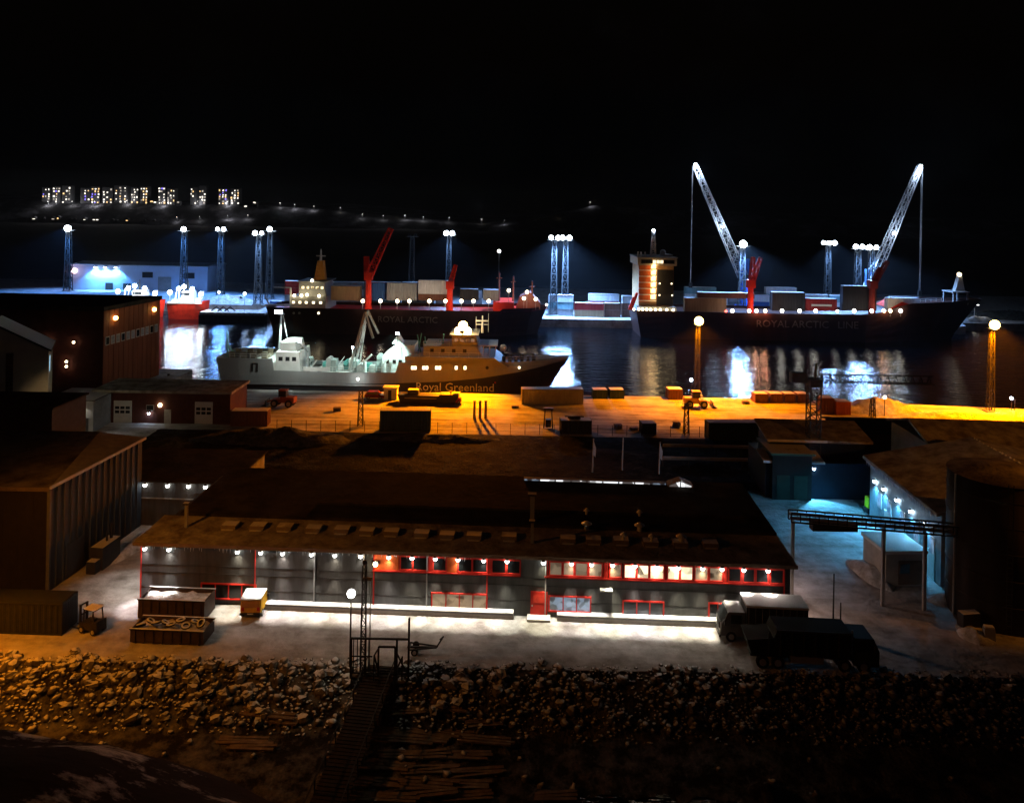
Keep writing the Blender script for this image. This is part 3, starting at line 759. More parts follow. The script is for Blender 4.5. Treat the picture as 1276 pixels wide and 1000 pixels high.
for y in (1.2, 8.3, 12.0):
    MB().box(-0.1, 0, y, y + 1.9, 0, 3.0).build('door', M_WHITE, fh)

rw = thing('hall_wing', 'dark blue low wing with snow edged stepped roofs behind the blue lit yard', 'building', (36.2, 108.0, GZ), R(-2))
MB().box(0, 15, 0, 9, -0.2, 5.0).build('wall', mat('wing_blue', (0.008, 0.018, 0.035), 0.6), rw)
MB().prism_x([(-0.5, 4.95), (3.2, 5.5), (3.2, 5.8), (-0.5, 5.25)], -0.5, 8).build('roof', M_DARKSNOW, rw)
MB().box(1.5, 15, 3.3, 9, 5.01, 7.0).build('upper_wall', mat('wing_blue', (0, 0, 0)), rw)
MB().prism_x([(2.8, 6.95), (9.6, 8.2), (9.6, 8.5), (2.8, 7.3)], 1.0, 16).build('upper_roof', M_ROOFSNOW, rw)
MB().box(-0.5, 8.0, -0.6, -0.5, 4.98, 5.3).build('snow_edge', mat('verge_snow', (0, 0, 0)), rw)
MB().box(1.0, 9.5, 2.7, 2.8, 6.98, 7.34).build('snow_edge', mat('verge_snow', (0, 0, 0)), rw)
for x in (3.2, 5.0):
    MB().box(x, x + 1.1, -0.08, 0, 0.1, 2.6).build('door', M_DARK, rw)
wall_lamp(rw, (6.6, 0, 4.3), (0, -1, 0), 5000, C_CYAN, E_COOL, r=0.2, spot=104, aimo=1.2)

ls = thing('long_shed', 'long low shed with a black roof along the back of the orange lit quay', 'shed', (62, 126, GZ), R(-1.5))
MB().box(-7, 40, 0, 8, 0, 4.3).build('wall', M_DKBRICK, ls)
MB().prism_x([(-0.6, 4.2), (4, 5.2), (8.6, 4.2), (8.6, 4.5), (4, 5.5), (-0.6, 4.5)], -7.5, 40.5).build('roof', M_ROOFDARK, ls)

h2 = thing('rear_hall', 'second snowy gabled hall behind the fish hall', 'hall', (58, 105, GZ), R(-3))
MB().box(0, 30, 0, 13, -0.2, 8.3).build('wall', M_GREY, h2)
MB().prism_x([(-0.6, 8.2), (6.5, 10.2), (13.6, 8.2), (13.6, 8.5), (6.5, 10.55), (-0.6, 8.5)], -0.6, 30.5).build('roof', M_ROOFSNOW, h2)

kb = G(1112, 730)
kk = thing('site_cabin', 'small white cabin with a snow capped roof under the pipe bridge', 'cabin', (kb.x + 0.6, kb.y, GZ), R(4))
MB().box(-1.4, 3.0, 0, 4.6, 0, 3.5).build('wall', M_PALE, kk)
MB().box(-1.6, 3.2, -0.2, 4.8, 3.51, 3.85).build('roof', M_WHITE, kk)
w = MB().box(0.0, 2.6, -0.08, 0, 0.2, 2.7).build('door', mat('brown_door', (0.22, 0.15, 0.10)), kk)
MB().box(0.2, 1.2, -0.11, -0.081, 1.4, 2.4).build('pane', M_GLASS, w)
snow_pile('snow heap pushed against the white cabin', (kb.x - 1.2, kb.y + 2.5, GZ), 1.6, 3.8, 1.2, seed=5, rz=R(8))
snow_pile('snow ridge ploughed beside the foot of the silo', (44.6, 72.8, GZ), 1.8, 1.5, 0.7, seed=8)
snow_pile('long ploughed snow ridge between cabin and silo', (45.5, 79.4, GZ), 2.2, 1.2, 0.8, seed=9)

# dark sheds between the embankment and the blue lit yard
ds = thing('equipment_shed', 'dark green equipment shed beside the lattice tower crane', 'shed', G(962, 622), R(-2))
MB().box(0, 5.4, 0, 7, -0.1, 6.2).build('wall', mat('shed_black', (0.012, 0.012, 0.012), 0.8), ds)
MB().box(-0.3, 5.7, -0.3, 7.3, 6.21, 6.5).build('roof', M_GREEN, ds)
for x in (0.6, 3.0): MB().box(x, x + 1.8, -0.07, 0, 0.1, 3.4).build('door', mat('shed_green', (0.015, 0.03, 0.022), 0.7), ds)
# ================================================================== VEHICLES AND YARD THINGS (near)
def wheels(par, spots, r, w, m=M_TYRE):
    for x, y in spots:
        s = -1 if y < 0 else 1
        t = MB().cyl((x, y, r), (x, y + s * w, r), r, n=14).build('wheel', m, par)
        MB().cyl((x, y + s * w, r), (x, y + s * (w + 0.03), r), r * 0.55, n=10).build('rim', M_GALV, t)

def skip(name, label, loc, rz, L, Wd, H, fill):
    t = thing(name, label, 'skip', loc, rz, None)
    b = MB()
    b.box(0, L, 0, 0.1, 0.12, H); b.box(0, L, Wd - 0.1, Wd, 0.12, H); b.box(0, 0.1, 0.1, Wd - 0.1, 0.12, H); b.box(L - 0.1, L, 0.1, Wd - 0.1, 0.12, H); b.box(0.1, L - 0.1, 0.1, Wd - 0.1, 0.12, 0.2)
    b.build('body', mat('skip_steel', (0.06, 0.045, 0.04), 0.6, var=0.4), t)
    for k in range(8): MB().box(L * (k + 0.5) / 8 - 0.06, L * (k + 0.5) / 8 + 0.06, -0.08, 0, 0.12, H).build('rib', mat('skip_steel', (0, 0, 0)), t)
    MB().box(-0.06, L + 0.06, -0.1, 0.1, H, H + 0.1).box(-0.06, L + 0.06, Wd - 0.1, Wd + 0.06, H, H + 0.1).build('rim', M_DARKSNOW, t)
    for x in (0.4, L - 0.5): MB().box(x, x + 0.15, 0.1, Wd - 0.1, 0, 0.12).build('skid', M_DARK, t)
    f = MB()
    n = 12
    for j in range(6):
        for i in range(n + 1):
            x = 0.12 + (L - 0.24) * i / n; y = 0.12 + (Wd - 0.24) * j / 5
            f.v.append((x, y, H - 0.25 + 0.35 * nz(x, y, 1.3, fill)))
    for j in range(5):
        for i in range(n):
            a = j * (n + 1) + i; f.f.append((a, a + 1, a + n + 2, a + n + 1))
    f.build('snow_load', M_SNOWBANK, t, True)
    return t
g = G(173, 770); skip('skip', 'open steel skip filled with snow against the grey warehouse', (g.x, g.y - 0.2, GZ), WRZ, 6.4, 2.4, 1.9, 1.0)
g = G(162, 801); sk = skip('skip', 'low open skip heaped with old tyres under snow', (g.x, g.y, GZ), WRZ, 6.7, 2.3, 1.25, 2.0)
for k in range(9):
    mb = MB(); n = 12
    for i in range(n):
        for j in range(6):
            t, u = 2 * math.pi * i / n, 2 * math.pi * j / 6
            r = 0.33 + 0.13 * math.cos(u); mb.v.append((r * math.cos(t), r * math.sin(t), 0.12 * math.sin(u)))
    mb.f = [(i * 6 + j, ((i + 1) % n) * 6 + j, ((i + 1) % n) * 6 + (j + 1) % 6, i * 6 + (j + 1) % 6) for i in range(n) for j in range(6)]
    o = mb.build('tyre', mat('snowy_tyre', (0.02, 0.02, 0.02), 0.9, snow=0.7), None, True)
    o.location = Vector((g.x, g.y, GZ)) + Vector((0.6 + k * 0.68, 0.75 + 0.5 * (k % 2), 1.25 + 0.12 * (k % 3)))
    o.rotation_euler = (rnd.uniform(-0.6, 0.6), rnd.uniform(-0.5, 0.5), 0)
    tag(o, 'worn tyre lying on the heap in the low skip', 'tyre', 'tyres heaped in the skip')

# van facing away, amber rear window
g = G(312, 771)
vn = thing('van', 'small boxy yellow van parked by the bright snow strip', 'van', (g.x, g.y, GZ), R(3))
MB().prism_x([(0, 0.45), (3.1, 0.45), (3.1, 1.0), (2.5, 1.1), (2.1, 1.78), (0.1, 1.78)], -0.95, 0.95).build('body', M_YELLOW, vn)
MB().box(-0.98, 0.98, -0.02, 2.1, 1.79, 1.92).build('roof_snow', mat('verge_snow', (0, 0, 0)), vn)
MB().box(-0.8, 0.8, -0.04, 0, 1.1, 1.68).build('rear_window', mat('amber_glass', (0.5, 0.22, 0.03), 0.2), vn)
for x in (-0.85, 0.6): MB().box(x, x + 0.25, -0.05, 0, 0.8, 1.15).build('tail_light', M_RED, vn)
MB().box(-1.0, 1.0, -0.12, 0, 0.42, 0.62).build('bumper', M_DARK, vn)
MB().box(-0.28, 0.28, -0.14, -0.121, 0.5, 0.62).build('number_plate', M_WHITE, vn)
for y in (0.6, 2.5):
    for s in (-1, 1):
        t = MB().cyl((s * 0.72, y, 0.34), (s * 0.97, y, 0.34), 0.34, n=14).build('wheel', M_TYRE, vn)
        MB().cyl((s * 0.97, y, 0.34), (s * 0.99, y, 0.34), 0.2, n=10).build('rim', M_GALV, t)
for s in (-1, 1): MB().box(s * 1.08 - 0.1, s * 1.08 + 0.1, 2.15, 2.27, 1.1, 1.35).build('mirror', M_DARK, vn)

# forklift
def forklift(label, loc, rz, m):
    t = thing('forklift', label, 'forklift', loc, rz)
    MB().prism_y([(-1.1, 0.35), (0.9, 0.35), (0.9, 0.9), (-0.4, 1.0), (-1.1, 1.25)], -0.55, 0.55).build('body', m, t)
    fr = MB()
    for x in (-0.75, 0.55):
        for y in (-0.5, 0.5): fr.bar((x, y, 0.95), (x * 0.8, y, 2.15), 0.08)
    fr.box(-0.75, 0.6, -0.56, 0.56, 2.15, 2.22); fr.build('cab_guard', M_DARKSNOW, t)
    ms = MB()
    for y in (-0.35, 0.35): ms.box(1.0, 1.15, y - 0.07, y + 0.07, 0.1, 2.4)
    for z in (0.5, 1.4, 2.3): ms.box(1.02, 1.13, -0.28, 0.28, z, z + 0.1)
    ms.build('mast', M_DARK, t)
    for y in (-0.3, 0.3): MB().box(1.15, 2.2, y - 0.06, y + 0.06, 0.12, 0.18).build('fork', M_DARK, t)
    MB().box(-0.35, 0.05, -0.25, 0.25, 1.0, 1.2).build('seat', M_DARK, t)
    wheels(t, [(-0.7, -0.42), (-0.7, 0.42), (0.65, -0.45), (0.65, 0.45)], 0.33, 0.2)
    return t
g = G(115, 786); forklift('small dark forklift standing between skips and ribbed container', (g.x, g.y, GZ), R(160), M_DARK)

# shipping containers -------------------------------------------------
CONT_CACHE = {}
def container(label, loc, rz, m, L=6.06, H=2.59, group=None, ribs=True, Wd=2.44, name='shipping_container'):
    key = (L, H, Wd, m.name)
    if key not in CONT_CACHE:
        n = int(L / 0.55)
        b = MB()
        pts = []
        for side, yb, sg in ((0, 0.05, 1), (1, Wd - 0.05, -1)):
            xs = []
            for k in range(n):
                a = 0.12 + (L - 0.24) * k / n; w = (L - 0.24) / n
                xs += [(a, 0), (a + w * 0.3, 0), (a + w * 0.45, 0.06), (a + w * 0.85, 0.06)]
            xs.append((L - 0.12, 0))
            for (xa, da), (xb, db) in zip(xs, xs[1:]):
                b.quad((xa, yb + sg * da, 0.16), (xb, yb + sg * db, 0.16), (xb, yb + sg * db, H - 0.12), (xa, yb + sg * da, H - 0.12))
        b.box(0.1, L - 0.1, 0.12, Wd - 0.12, 0.14, H - 0.06)
        body = b.mesh('body'); body.materials.append(m)
        f = MB()
        for x in (0, L - 0.15):
            for y in (0, Wd - 0.15): f.box(x, x + 0.15, y, y + 0.15, 0, H)
        for y in (0, Wd - 0.12):
            for z in (0.02, H - 0.14): f.box(0.15, L - 0.15, y, y + 0.12, z, z + 0.12)
        for x in (0, L - 0.12):
            for z in (0.02, H - 0.14): f.box(x, x + 0.12, 0.15, Wd - 0.15, z, z + 0.12)
        fr = f.mesh('frame'); fr.materials.append(m)
        rf = MB().box(0.1, L - 0.1, 0.1, Wd - 0.1, H - 0.05, H + 0.05).mesh('roof'); rf.materials.append(mat('container_roof_snow', (0.5, 0.5, 0.5), 0.8, snow=0.9))
        drs = []
        for k in range(2):
            y0 = 0.16 + k * (Wd - 0.32) / 2
            d = MB().box(L - 0.09, L + 0.005, y0 + 0.02, y0 + (Wd - 0.32) / 2 - 0.02, 0.18, H - 0.16)
            d.cyl((L + 0.03, y0 + 0.35, 0.2), (L + 0.03, y0 + 0.35, H - 0.2), 0.025, n=5).cyl((L + 0.03, y0 + 0.75, 0.2), (L + 0.03, y0 + 0.75, H - 0.2), 0.025, n=5)
            d = d.mesh('door'); d.materials.append(m); drs.append(d)
        CONT_CACHE[key] = [('body', body), ('frame', fr), ('roof', rf), ('door', drs[0]), ('door', drs[1])]
    t = thing(name, label, 'container', loc, rz, group)
    for nm, me in CONT_CACHE[key]:
        o = bpy.data.objects.new(nm, me); COL.objects.link(o); o.parent = t
    return t
CM = {k: mat('container_' + k, c, 0.55, var=0.25, scale=0.7, streak=1) for k, c in dict(white=(0.66, 0.68, 0.70), blue=(0.03, 0.10, 0.30), red=(0.35, 0.03, 0.03), tan=(0.42, 0.27, 0.15), brown=(0.16, 0.07, 0.045), green=(0.045, 0.08, 0.06), grey=(0.30, 0.31, 0.32), dark=(0.03, 0.03, 0.035), teal=(0.20, 0.36, 0.40), beige=(0.40, 0.38, 0.25), orange=(0.50, 0.13, 0.03)).items()}

g = G(78, 791); slate = container('dark ribbed container by the rock bank beside the small forklift', (g.x - 12.2, g.y + 0.2, GZ), R(-1.5), mat('container_slate', (0.026, 0.030, 0.030), 0.6), 12.2, 2.9)
for c_ in slate.children:
    if c_.name.startswith('roof'): c_.data.materials[0] = mat('container_slate', (0, 0, 0))

# box truck and tipper
def box_truck(loc, rz):
    t = thing('truck', 'white roofed box truck parked against the grey warehouse end', 'truck', loc, rz)   # front towards -x
    MB().prism_y([(0.05, 0.55), (2.2, 0.55), (2.2, 2.75), (0.75, 2.75), (0.1, 1.65)], -1.1, 1.1).build('cab', mat('cab_grey', (0.16, 0.16, 0.16), 0.5), t)
    w = MB().quad((0.06, -0.95, 1.72), (0.06, 0.95, 1.72), (0.66, 0.95, 2.62), (0.66, -0.95, 2.62))
    w.v = [(x - 0.02, y, z + 0.02) for x, y, z in w.v]; w.build('windscreen', M_GLASS, t)
    MB().box(0.95, 1.9, -1.13, -1.1, 1.7, 2.5).build('side_window', M_GLASS, t)
    MB().box(2.35, 7.9, -1.22, 1.22, 0.95, 3.3).build('cargo_box', mat('truck_box_dark', (0.05, 0.05, 0.05), 0.6), t)
    MB().box(2.3, 7.95, -1.26, 1.26, 3.31, 3.5).build('roof', M_WHITE, t)
    MB().box(0.5, 7.8, -0.45, 0.45, 0.55, 0.94).build('chassis', M_DARK, t)
    for y in (-0.75, 0.75):
        MB().cyl((0.05, y, 0.85), (-0.03, y, 0.85), 0.16, n=10).build('headlight', mat('headlight_glass', (0.7, 0.7, 0.65), 0.15), t)
    MB().box(-0.08, 0.05, -1.1, 1.1, 0.4, 0.62).build('bumper', M_DARK, t)
    MB().box(-0.02, 0.05, -0.5, 0.5, 1.0, 1.5).build('grille', M_DARK, t); MB().box(-0.1, -0.081, -0.26, 0.26, 0.45, 0.57).build('number_plate', M_WHITE, t)
    MB().box(0.9, 1.95, -1.125, -1.1, 0.75, 1.62).build('door', mat('cab_grey', (0, 0, 0)), t)
    for k in range(9): MB().box(2.5 + k * 0.62, 2.56 + k * 0.62, -1.26, -1.22, 1.0, 3.25).build('box_rib', M_GREY, t)
    MB().box(2.4, 7.85, -1.25, -1.221, 0.95, 1.08).build('side_rail', M_GALV, t)
    for x in (3.0, 5.0, 7.4): MB().box(x, x + 0.14, -1.28, -1.251, 0.96, 1.04).build('marker_light', M_YELLOW, t)
    for y in (-1.32, 1.32): MB().box(0.3, 0.42, y - 0.13, y + 0.13, 1.7, 2.25).build('mirror', M_DARK, t)
    wheels(t, [(1.0, -0.85), (1.0, 0.85), (6.2, -0.85), (6.2, 0.85)], 0.48, 0.28)
    return t
g = G(898, 798); box_truck((g.x, g.y + 1.0, GZ), WRZ - 0.02)
g = G(934, 832)
tp = thing('tipper_truck', 'large dark tipper truck standing in shade by the rock bank', 'truck', (g.x, g.y + 1.2, GZ), R(-3))
MB().prism_y([(11.1, 0.6), (9.0, 0.6), (9.0, 3.0), (10.6, 3.0), (11.1, 1.9)], -1.2, 1.2).build('cab', M_DARK, tp)
MB().box(10.65, 10.95, -1.0, 1.0, 2.05, 2.15).build('visor', M_DARK, tp)
MB().box(9.3, 10.4, -1.23, -1.2, 1.9, 2.7).build('side_window', M_GLASS, tp)
MB().prism_y([(0.2, 1.3), (8.7, 1.3), (8.7, 3.4), (2.4, 3.4), (2.1, 2.7), (-0.2, 2.5)], -1.25, 1.25).build('tipper_body', mat('tipper_green', (0.018, 0.02, 0.014), 0.7), tp)
for k in range(7): MB().box(1.6 + k, 1.72 + k, -1.32, -1.25, 1.3, 3.3).build('rib', mat('tipper_rib', (0.05, 0.05, 0.04), 0.6), tp)
MB().box(2.3, 8.75, -1.33, -1.2, 3.3, 3.46).build('top_rail', mat('tipper_rib', (0, 0, 0)), tp)
MB().box(11.1, 11.16, -0.9, 0.9, 0.9, 1.5).build('grille', M_GALV, tp); MB().box(9.15, 10.35, -1.225, -1.2, 0.8, 1.85).build('door', mat('tipper_rib', (0, 0, 0)), tp)
for y in (-1.4, 1.4): MB().box(10.6, 10.72, y - 0.14, y + 0.14, 1.9, 2.5).build('mirror', M_DARK, tp)
MB().cyl((8.85, -1.0, 1.3), (8.85, -1.0, 3.6), 0.09, n=8).build('exhaust', M_GALV, tp); MB().box(3.6, 6.4, -1.2, -0.55, 0.6, 1.2).build('fuel_tank', M_GALV, tp)
MB().box(0.3, 10.8, -0.5, 0.5, 0.7, 1.28).build('chassis', M_DARK, tp)
wheels(tp, [(1.2, -0.9), (1.2, 0.9), (2.5, -0.9), (2.5, 0.9), (8.2, -0.9), (8.2, 0.9), (9.8, -0.9), (9.8, 0.9)], 0.56, 0.3)
# two thin posts by the trucks
for x, y, h, lb in ((1038, 788, 5.6, 'tall thin dark pole behind the tipper truck'), (1047, 790, 3.0, 'short thin dark pole beside a taller pole')):
    g = G(x, y); o = thing('pole', lb, 'pole', (g.x, g.y, GZ)); MB().cyl((0, 0, 0), (0, 0, h), 0.09, 0.06, 8).build('shaft', M_DARK, o); MB().box(-0.2, 0.2, -0.2, 0.2, 0, 0.25).build('footing', M_GREY, o)

# yard lamp with the round globe, and the taller lattice post
g = G(436, 832)
yl = thing('yard_lamp', 'slim post lamp with a round white globe beside the gate', 'lamp', (g.x, g.y, GZ - 0.1))
gz = W(435, 742, g.y).z - GZ + 0.1
MB().cyl((0, 0, 0), (0, 0, gz), 0.09, 0.06, 8).build('post', M_DARK, yl)
MB().ball((0, 0, gz + 0.2), 0.36, 12, 8).build('globe', E_WHITE, yl, True)
light(yl, (0, -0.55, gz + 0.2), 90, (1.0, 0.92, 0.6), 0.12)
g = G(452, 838)
cp = thing('camera_post', 'dark lattice post topped by a round instrument behind the gate', 'post', (g.x, g.y, GZ - 0.1))
h = W(452, 702, g.y).z - GZ
lattice(MB(), (0, 0, 0), (0, 0, h), 0.42, 0.3, 14, 0.04, 0.07).build('lattice_post', M_DARK, cp)
MB().ball((0, 0, h + 0.2), 0.22).build('instrument', M_DARK, cp)
MB().box(-0.15, 0.65, -0.15, 0.15, h - 1.3, h - 1.1).build('bracket', M_GALV, cp)
MB().cyl((0.55, 0, h - 1.3), (0.55, 0, 0.2), 0.05, n=6).build('cable_duct', M_GALV, cp)

# gate and fence at the head of the jetty
g0, g1 = G(437, 842), G(509, 842)
gt = thing('steel_gate', 'dark steel gate frame with open railings at the head of the jetty', 'gate', (g0.x, g0.y, GZ - 0.2))
L = g1.x - g0.x
hh = 3.4
for x in (0, 1.2, L - 1.0, L): MB().bar((x, 0, 0), (x, 0, hh if x < L else hh + 1.8), 0.16).build('post', M_DARK, gt)
MB().bar((0, 0, hh), (L, 0, hh), 0.14).build('top_rail', M_DARK, gt)
MB().bar((0, 0, 0.5), (L, 0, 0.5), 0.1).build('bottom_rail', M_DARK, gt)
MB().bar((0, 0, 1.9), (1.8, 0, 1.9), 0.08).build('middle_rail', M_DARK, gt)
for k in range(5): MB().bar((0.2 + k * 0.32, 0, 0.5), (0.2 + k * 0.32, 0, hh), 0.06).build('bar', M_DARK, gt)
fr = MB().bar((2.3, 0.05, 0.3), (2.3, 0.05, 2.7), 0.14).bar((3.7, 0.05, 0.3), (3.7, 0.05, 2.7), 0.14).bar((2.3, 0.05, 2.7), (3.7, 0.05, 2.7), 0.14)
fr.build('door_frame', M_DARK, gt)
MB().bar((2.4, 0, 0.5), (2.1, -0.9, 2.5), 0.1).bar((2.1, -0.9, 0.4), (2.1, -0.9, 2.5), 0.1).bar((2.1, -0.9, 2.5), (2.3, 0, 2.6), 0.1).build('gate_leaf', M_DARK, gt)
MB().bar((3.7, 0, 0.5), (4.4, -0.6, 2.2), 0.1).bar((4.4, -0.6, 0.3), (4.4, -0.6, 2.3), 0.1).bar((3.8, 0, 2.3), (4.6, -0.5, 1.2), 0.1).build('gate_brace', M_DARK, gt)
g = G(530, 812)
an_ = thing('boat_trailer', 'low dark boat trailer frame with raised tow bar near the gate', 'trailer', (g.x, g.y, GZ))
MB().bar((-1.6, 0, 0.45), (1.0, 0, 0.45), 0.16, 0.14).bar((1.0, 0, 0.45), (1.5, 0, 1.3), 0.12).bar((1.3, -0.15, 1.2), (1.6, 0.15, 1.35), 0.1).build('frame', M_DARK, an_)
MB().bar((-1.4, -0.6, 0.5), (1.0, -0.1, 0.5), 0.1).bar((-1.4, 0.6, 0.5), (1.0, 0.1, 0.5), 0.1).bar((-1.4, -0.7, 0.45), (-1.4, 0.7, 0.45), 0.12).build('cross_frame', M_DARK, an_)
wheels(an_, [(-0.9, -0.5), (-0.9, 0.5)], 0.3, 0.18)

# jetty running out towards the viewer
ja, jb = Vector((-10.4, 66.3, GZ + 0.12)), Vector((-12.1, 51.5, 1.3))
ju = (jb - ja); JL = ju.length; ju.normalize(); js = Vector((-ju.y, ju.x, 0)).normalized()
jt = thing('jetty', 'timber gangway sloping from the gate over the boulders to the water', 'jetty', ja)
n = 44
pm = MB().box(-1.25, 1.25, -0.15, 0.15, -0.04, 0.04).mesh('plank'); pm.materials.append(mat('dark_timber', (0.035, 0.027, 0.02), 0.9, var=0.5, scale=3))  # darker tone for the jetty planks
rot = math.atan2(js.y, js.x); pitch = math.asin(-ju.z)
for k in range(n):
    o = bpy.data.objects.new('plank', pm); COL.objects.link(o); o.parent = jt
    o.location = ju * (JL * (k + 0.5) / n); o.rotation_euler = (0, 0, rot + rnd.uniform(-0.02, 0.02))
    o.location.z += rnd.uniform(-0.015, 0.015)
for s in (-1, 1):
    MB().bar(js * s * 1.0 + Vector((0, 0, -0.2)), ju * JL + js * s * 1.0 + Vector((0, 0, -0.2)), 0.16, 0.28).build('beam', M_TIMBER, jt)
    MB().bar(js * s * 1.2 + Vector((0, 0, 1.05)), ju * JL + js * s * 1.2 + Vector((0, 0, 1.05)), 0.08).build('handrail', M_DARK, jt)
    for k in range(8):
        c = ju * (JL * k / 7) + js * s * 1.2
        MB().bar(c, c + Vector((0, 0, 1.05)), 0.08).build('rail_post', M_DARK, jt)
    for k in (2, 4, 6):
        c = ju * (JL * k / 7) + js * s * 0.95
        MB().cyl(c + Vector((0, 0, -0.1)), Vector((c.x, c.y, -ja.z - 0.6)), 0.16, n=8).build('pile', M_TIMBER, jt)

# timber laid up on the shingle
spots = []
for row_, (y, n) in enumerate([(898, 3), (912, 4), (926, 4), (941, 4), (957, 4), (974, 4), (990, 4)]):
    for k in range(n):
        spots.append((452 + row_ * -4 + k * 52 + rnd.uniform(-12, 12), y + rnd.uniform(-4, 4)))
for x, y in [(330, 900), (352, 905), (300, 925), (312, 932), (690, 985)]: spots.append((x, y))
tg = 'old planks laid out on the dark shingle'
for k, (x, y) in enumerate(spots):
    g = G(x, y, 0.6)
    t = thing('plank_bundle', 'weathered bundle of old planks on the dark shingle', 'planks', (g.x, g.y, max(0.12, shore_z(g.x, g.y)) + 0.05), rnd.uniform(-0.12, 0.12), tg)
    L = rnd.uniform(2.8, 4.6)
    for j in range(3):
        o = MB().box(-L / 2, L / 2, -0.13, 0.13, 0, 0.12).build('plank', M_TIMBER, t)
        o.location = (rnd.uniform(-0.3, 0.3), -0.3 + j * 0.3, 0.02 * j); o.rotation_euler = (rnd.uniform(-0.12, 0.12), rnd.uniform(-0.03, 0.03), rnd.uniform(-0.05, 0.05))
    for e in (-0.3, 0.3): MB().box(L * e, L * e + 0.14, -0.5, 0.5, -0.12, 0).build('bearer', M_TIMBER, t)

# sodium street lamps on the shore road, one past either edge of the picture
def street_lamp(label, loc, h, power, rz=0, col=C_STREET, bulb=E_SODIUM, arm=1.8, rad=0.35, aim=(0.1, 0, -1), cone=156):
    t = thing('street_lamp', label, 'street lamp', loc, rz, None)
    MB().cyl((0, 0, 0), (0, 0, h), 0.16, 0.08, 10).bar((0, 0, h), (arm, 0, h + 0.3), 0.1).build('post', M_GALV, t)
    hd = MB().box(arm - 0.15, arm + 0.75, -0.2, 0.2, h + 0.22, h + 0.42).build('lamp_head', M_GREY, t)
    MB().box(arm, arm + 0.65, -0.15, 0.15, h + 0.12, h + 0.219).build('bulb', bulb, hd)
    light(hd, (arm + 0.3, 0, h - 0.1 - rad), power, col, rad, cone, aim, 0.5)
    return t
street_lamp('tall sodium street lamp on the shore west of the container', (-45.5, 57, 0.2), 24, 9000, 0, aim=(0.5, 0.45, -1), cone=136)
street_lamp('low sodium street lamp beside the ribbed container', (-49.3, 65.2, GZ - 0.2), 9.5, 3000, 0, C_SOD, aim=(0.35, -0.1, -1), cone=124)
street_lamp('sodium street lamp on the shore road beyond the silo', (72, 66, GZ - 0.3), 24, 11000, R(180), aim=(0.6, -1.2, -0.8), cone=92)

# ================================================================== NEAR QUAY
def sodium_mast(label, base, ztop, power):
    t = thing('quay_mast', label, 'light mast', base)
    h = ztop - base.z
    lattice(MB(), (0, 0, 0.3), (0, 0, h), 1.1, 0.7, 12, 0.06, 0.11).build('lattice_tower', mat('mast_dark', (0.02, 0.02, 0.02), 0.7), t)
    MB().box(-1.1, 1.1, -1.1, 1.1, 0, 0.3).build('footing', M_GREY, t)
    MB().box(-0.9, 0.9, -0.5, 0.5, h, h + 0.15).build('platform', M_GALV, t)
    f = MB().box(-0.7, 0.7, -0.62, 0.1, h + 0.2, h + 1.5).build('floodlight', M_DARK, t)
    MB().ball((0, -0.95, h + 0.85), 0.95, 14, 9).build('bulb', E_SODIUM, f, True)
    light(t, (0, -2.6, h + 0.7), power, C_SOD, 0.6, 136, (0, 0.0, -1), 0.5)
    return t
b = G(868, 493); sodium_mast('lattice lamp mast with sodium floodlights beside the yellow loader', b, W(870, 404, b.y).z, 85000)
b = G(1234, 513); sodium_mast('lattice lamp mast with sodium floodlights rising from bright yellow snow', b, W(1237, 409, b.y).z, 180000)

# containers, sheds and gear on the quay
def quay_cont(label, x0, x1, yb, yt, m, L=None):
    a, b = G(x0, yb), G(x1, yb)
    Lr = (b - a).length; H = (W(x0, yt, a.y).z - GZ)
    return container(label, a, math.atan2(b.y - a.y, b.x - a.x), m, round(Lr, 1), round(H, 1))
quay_cont('pale ribbed container lit orange with a long shadow beside it', 650, 727, 504, 485, CM['beige'])
quay_cont('dark green container at the quay fence near the three piles', 473, 536, 538, 512, CM['green'])
quay_cont('long green container at the quay fence beside the lattice tower crane', 883, 982, 549, 527, CM['green'])
quay_cont('short black container with gear on top at the quay fence', 699, 737, 541, 524, CM['dark'])
quay_cont('rust red container with snow on its lid by the water', 1024, 1040, 516, 496, CM['brown'])
quay_cont('low rust red container next to another by the water', 1042, 1060, 517, 501, CM['orange'])
quay_cont('small red shed container at the water edge by the lamp mast', 833, 851, 498, 485, CM['brown'])
for x0, x1, lb in ((941, 958, 'first low red bin of the row beside the water'), (960, 976, 'second low red bin of the row beside the water'), (978, 992, 'third low red bin of the row beside the water'), (994, 1008, 'fourth low red bin of the row by the tower crane')):
    quay_cont(lb, x0, x1, 502, 491, CM['brown'])
for x0, x1, lb in ((739, 757, 'dark green net bin at the water edge behind the pale container'), (760, 778, 'dark green net bin at the water edge beside another')):
    quay_cont(lb, x0, x1, 497, 486, CM['green'])
quay_cont('brown container behind the low red building', 287, 333, 531, 512, CM['brown'])
quay_cont('small dark container at the quay fence beside the tall aerial post', 800, 818, 541, 528, CM['dark'])
# gear on the black container
gb = G(716, 541); gr = thing('net_drum', 'dark coiled net heap on top of the black container', 'net', (gb.x, gb.y + 1.2, GZ + 2.5))
me = rock_mesh(33); o = bpy.data.objects.new('net_coil', me); COL.objects.link(o); o.parent = gr; o.scale = (1.6, 0.9, 0.7); me.materials.clear(); me.materials.append(M_DARK)
MB().cyl((-1.7, 0, 0.35), (1.7, 0, 0.35), 0.12).build('axle', M_DARK, gr)

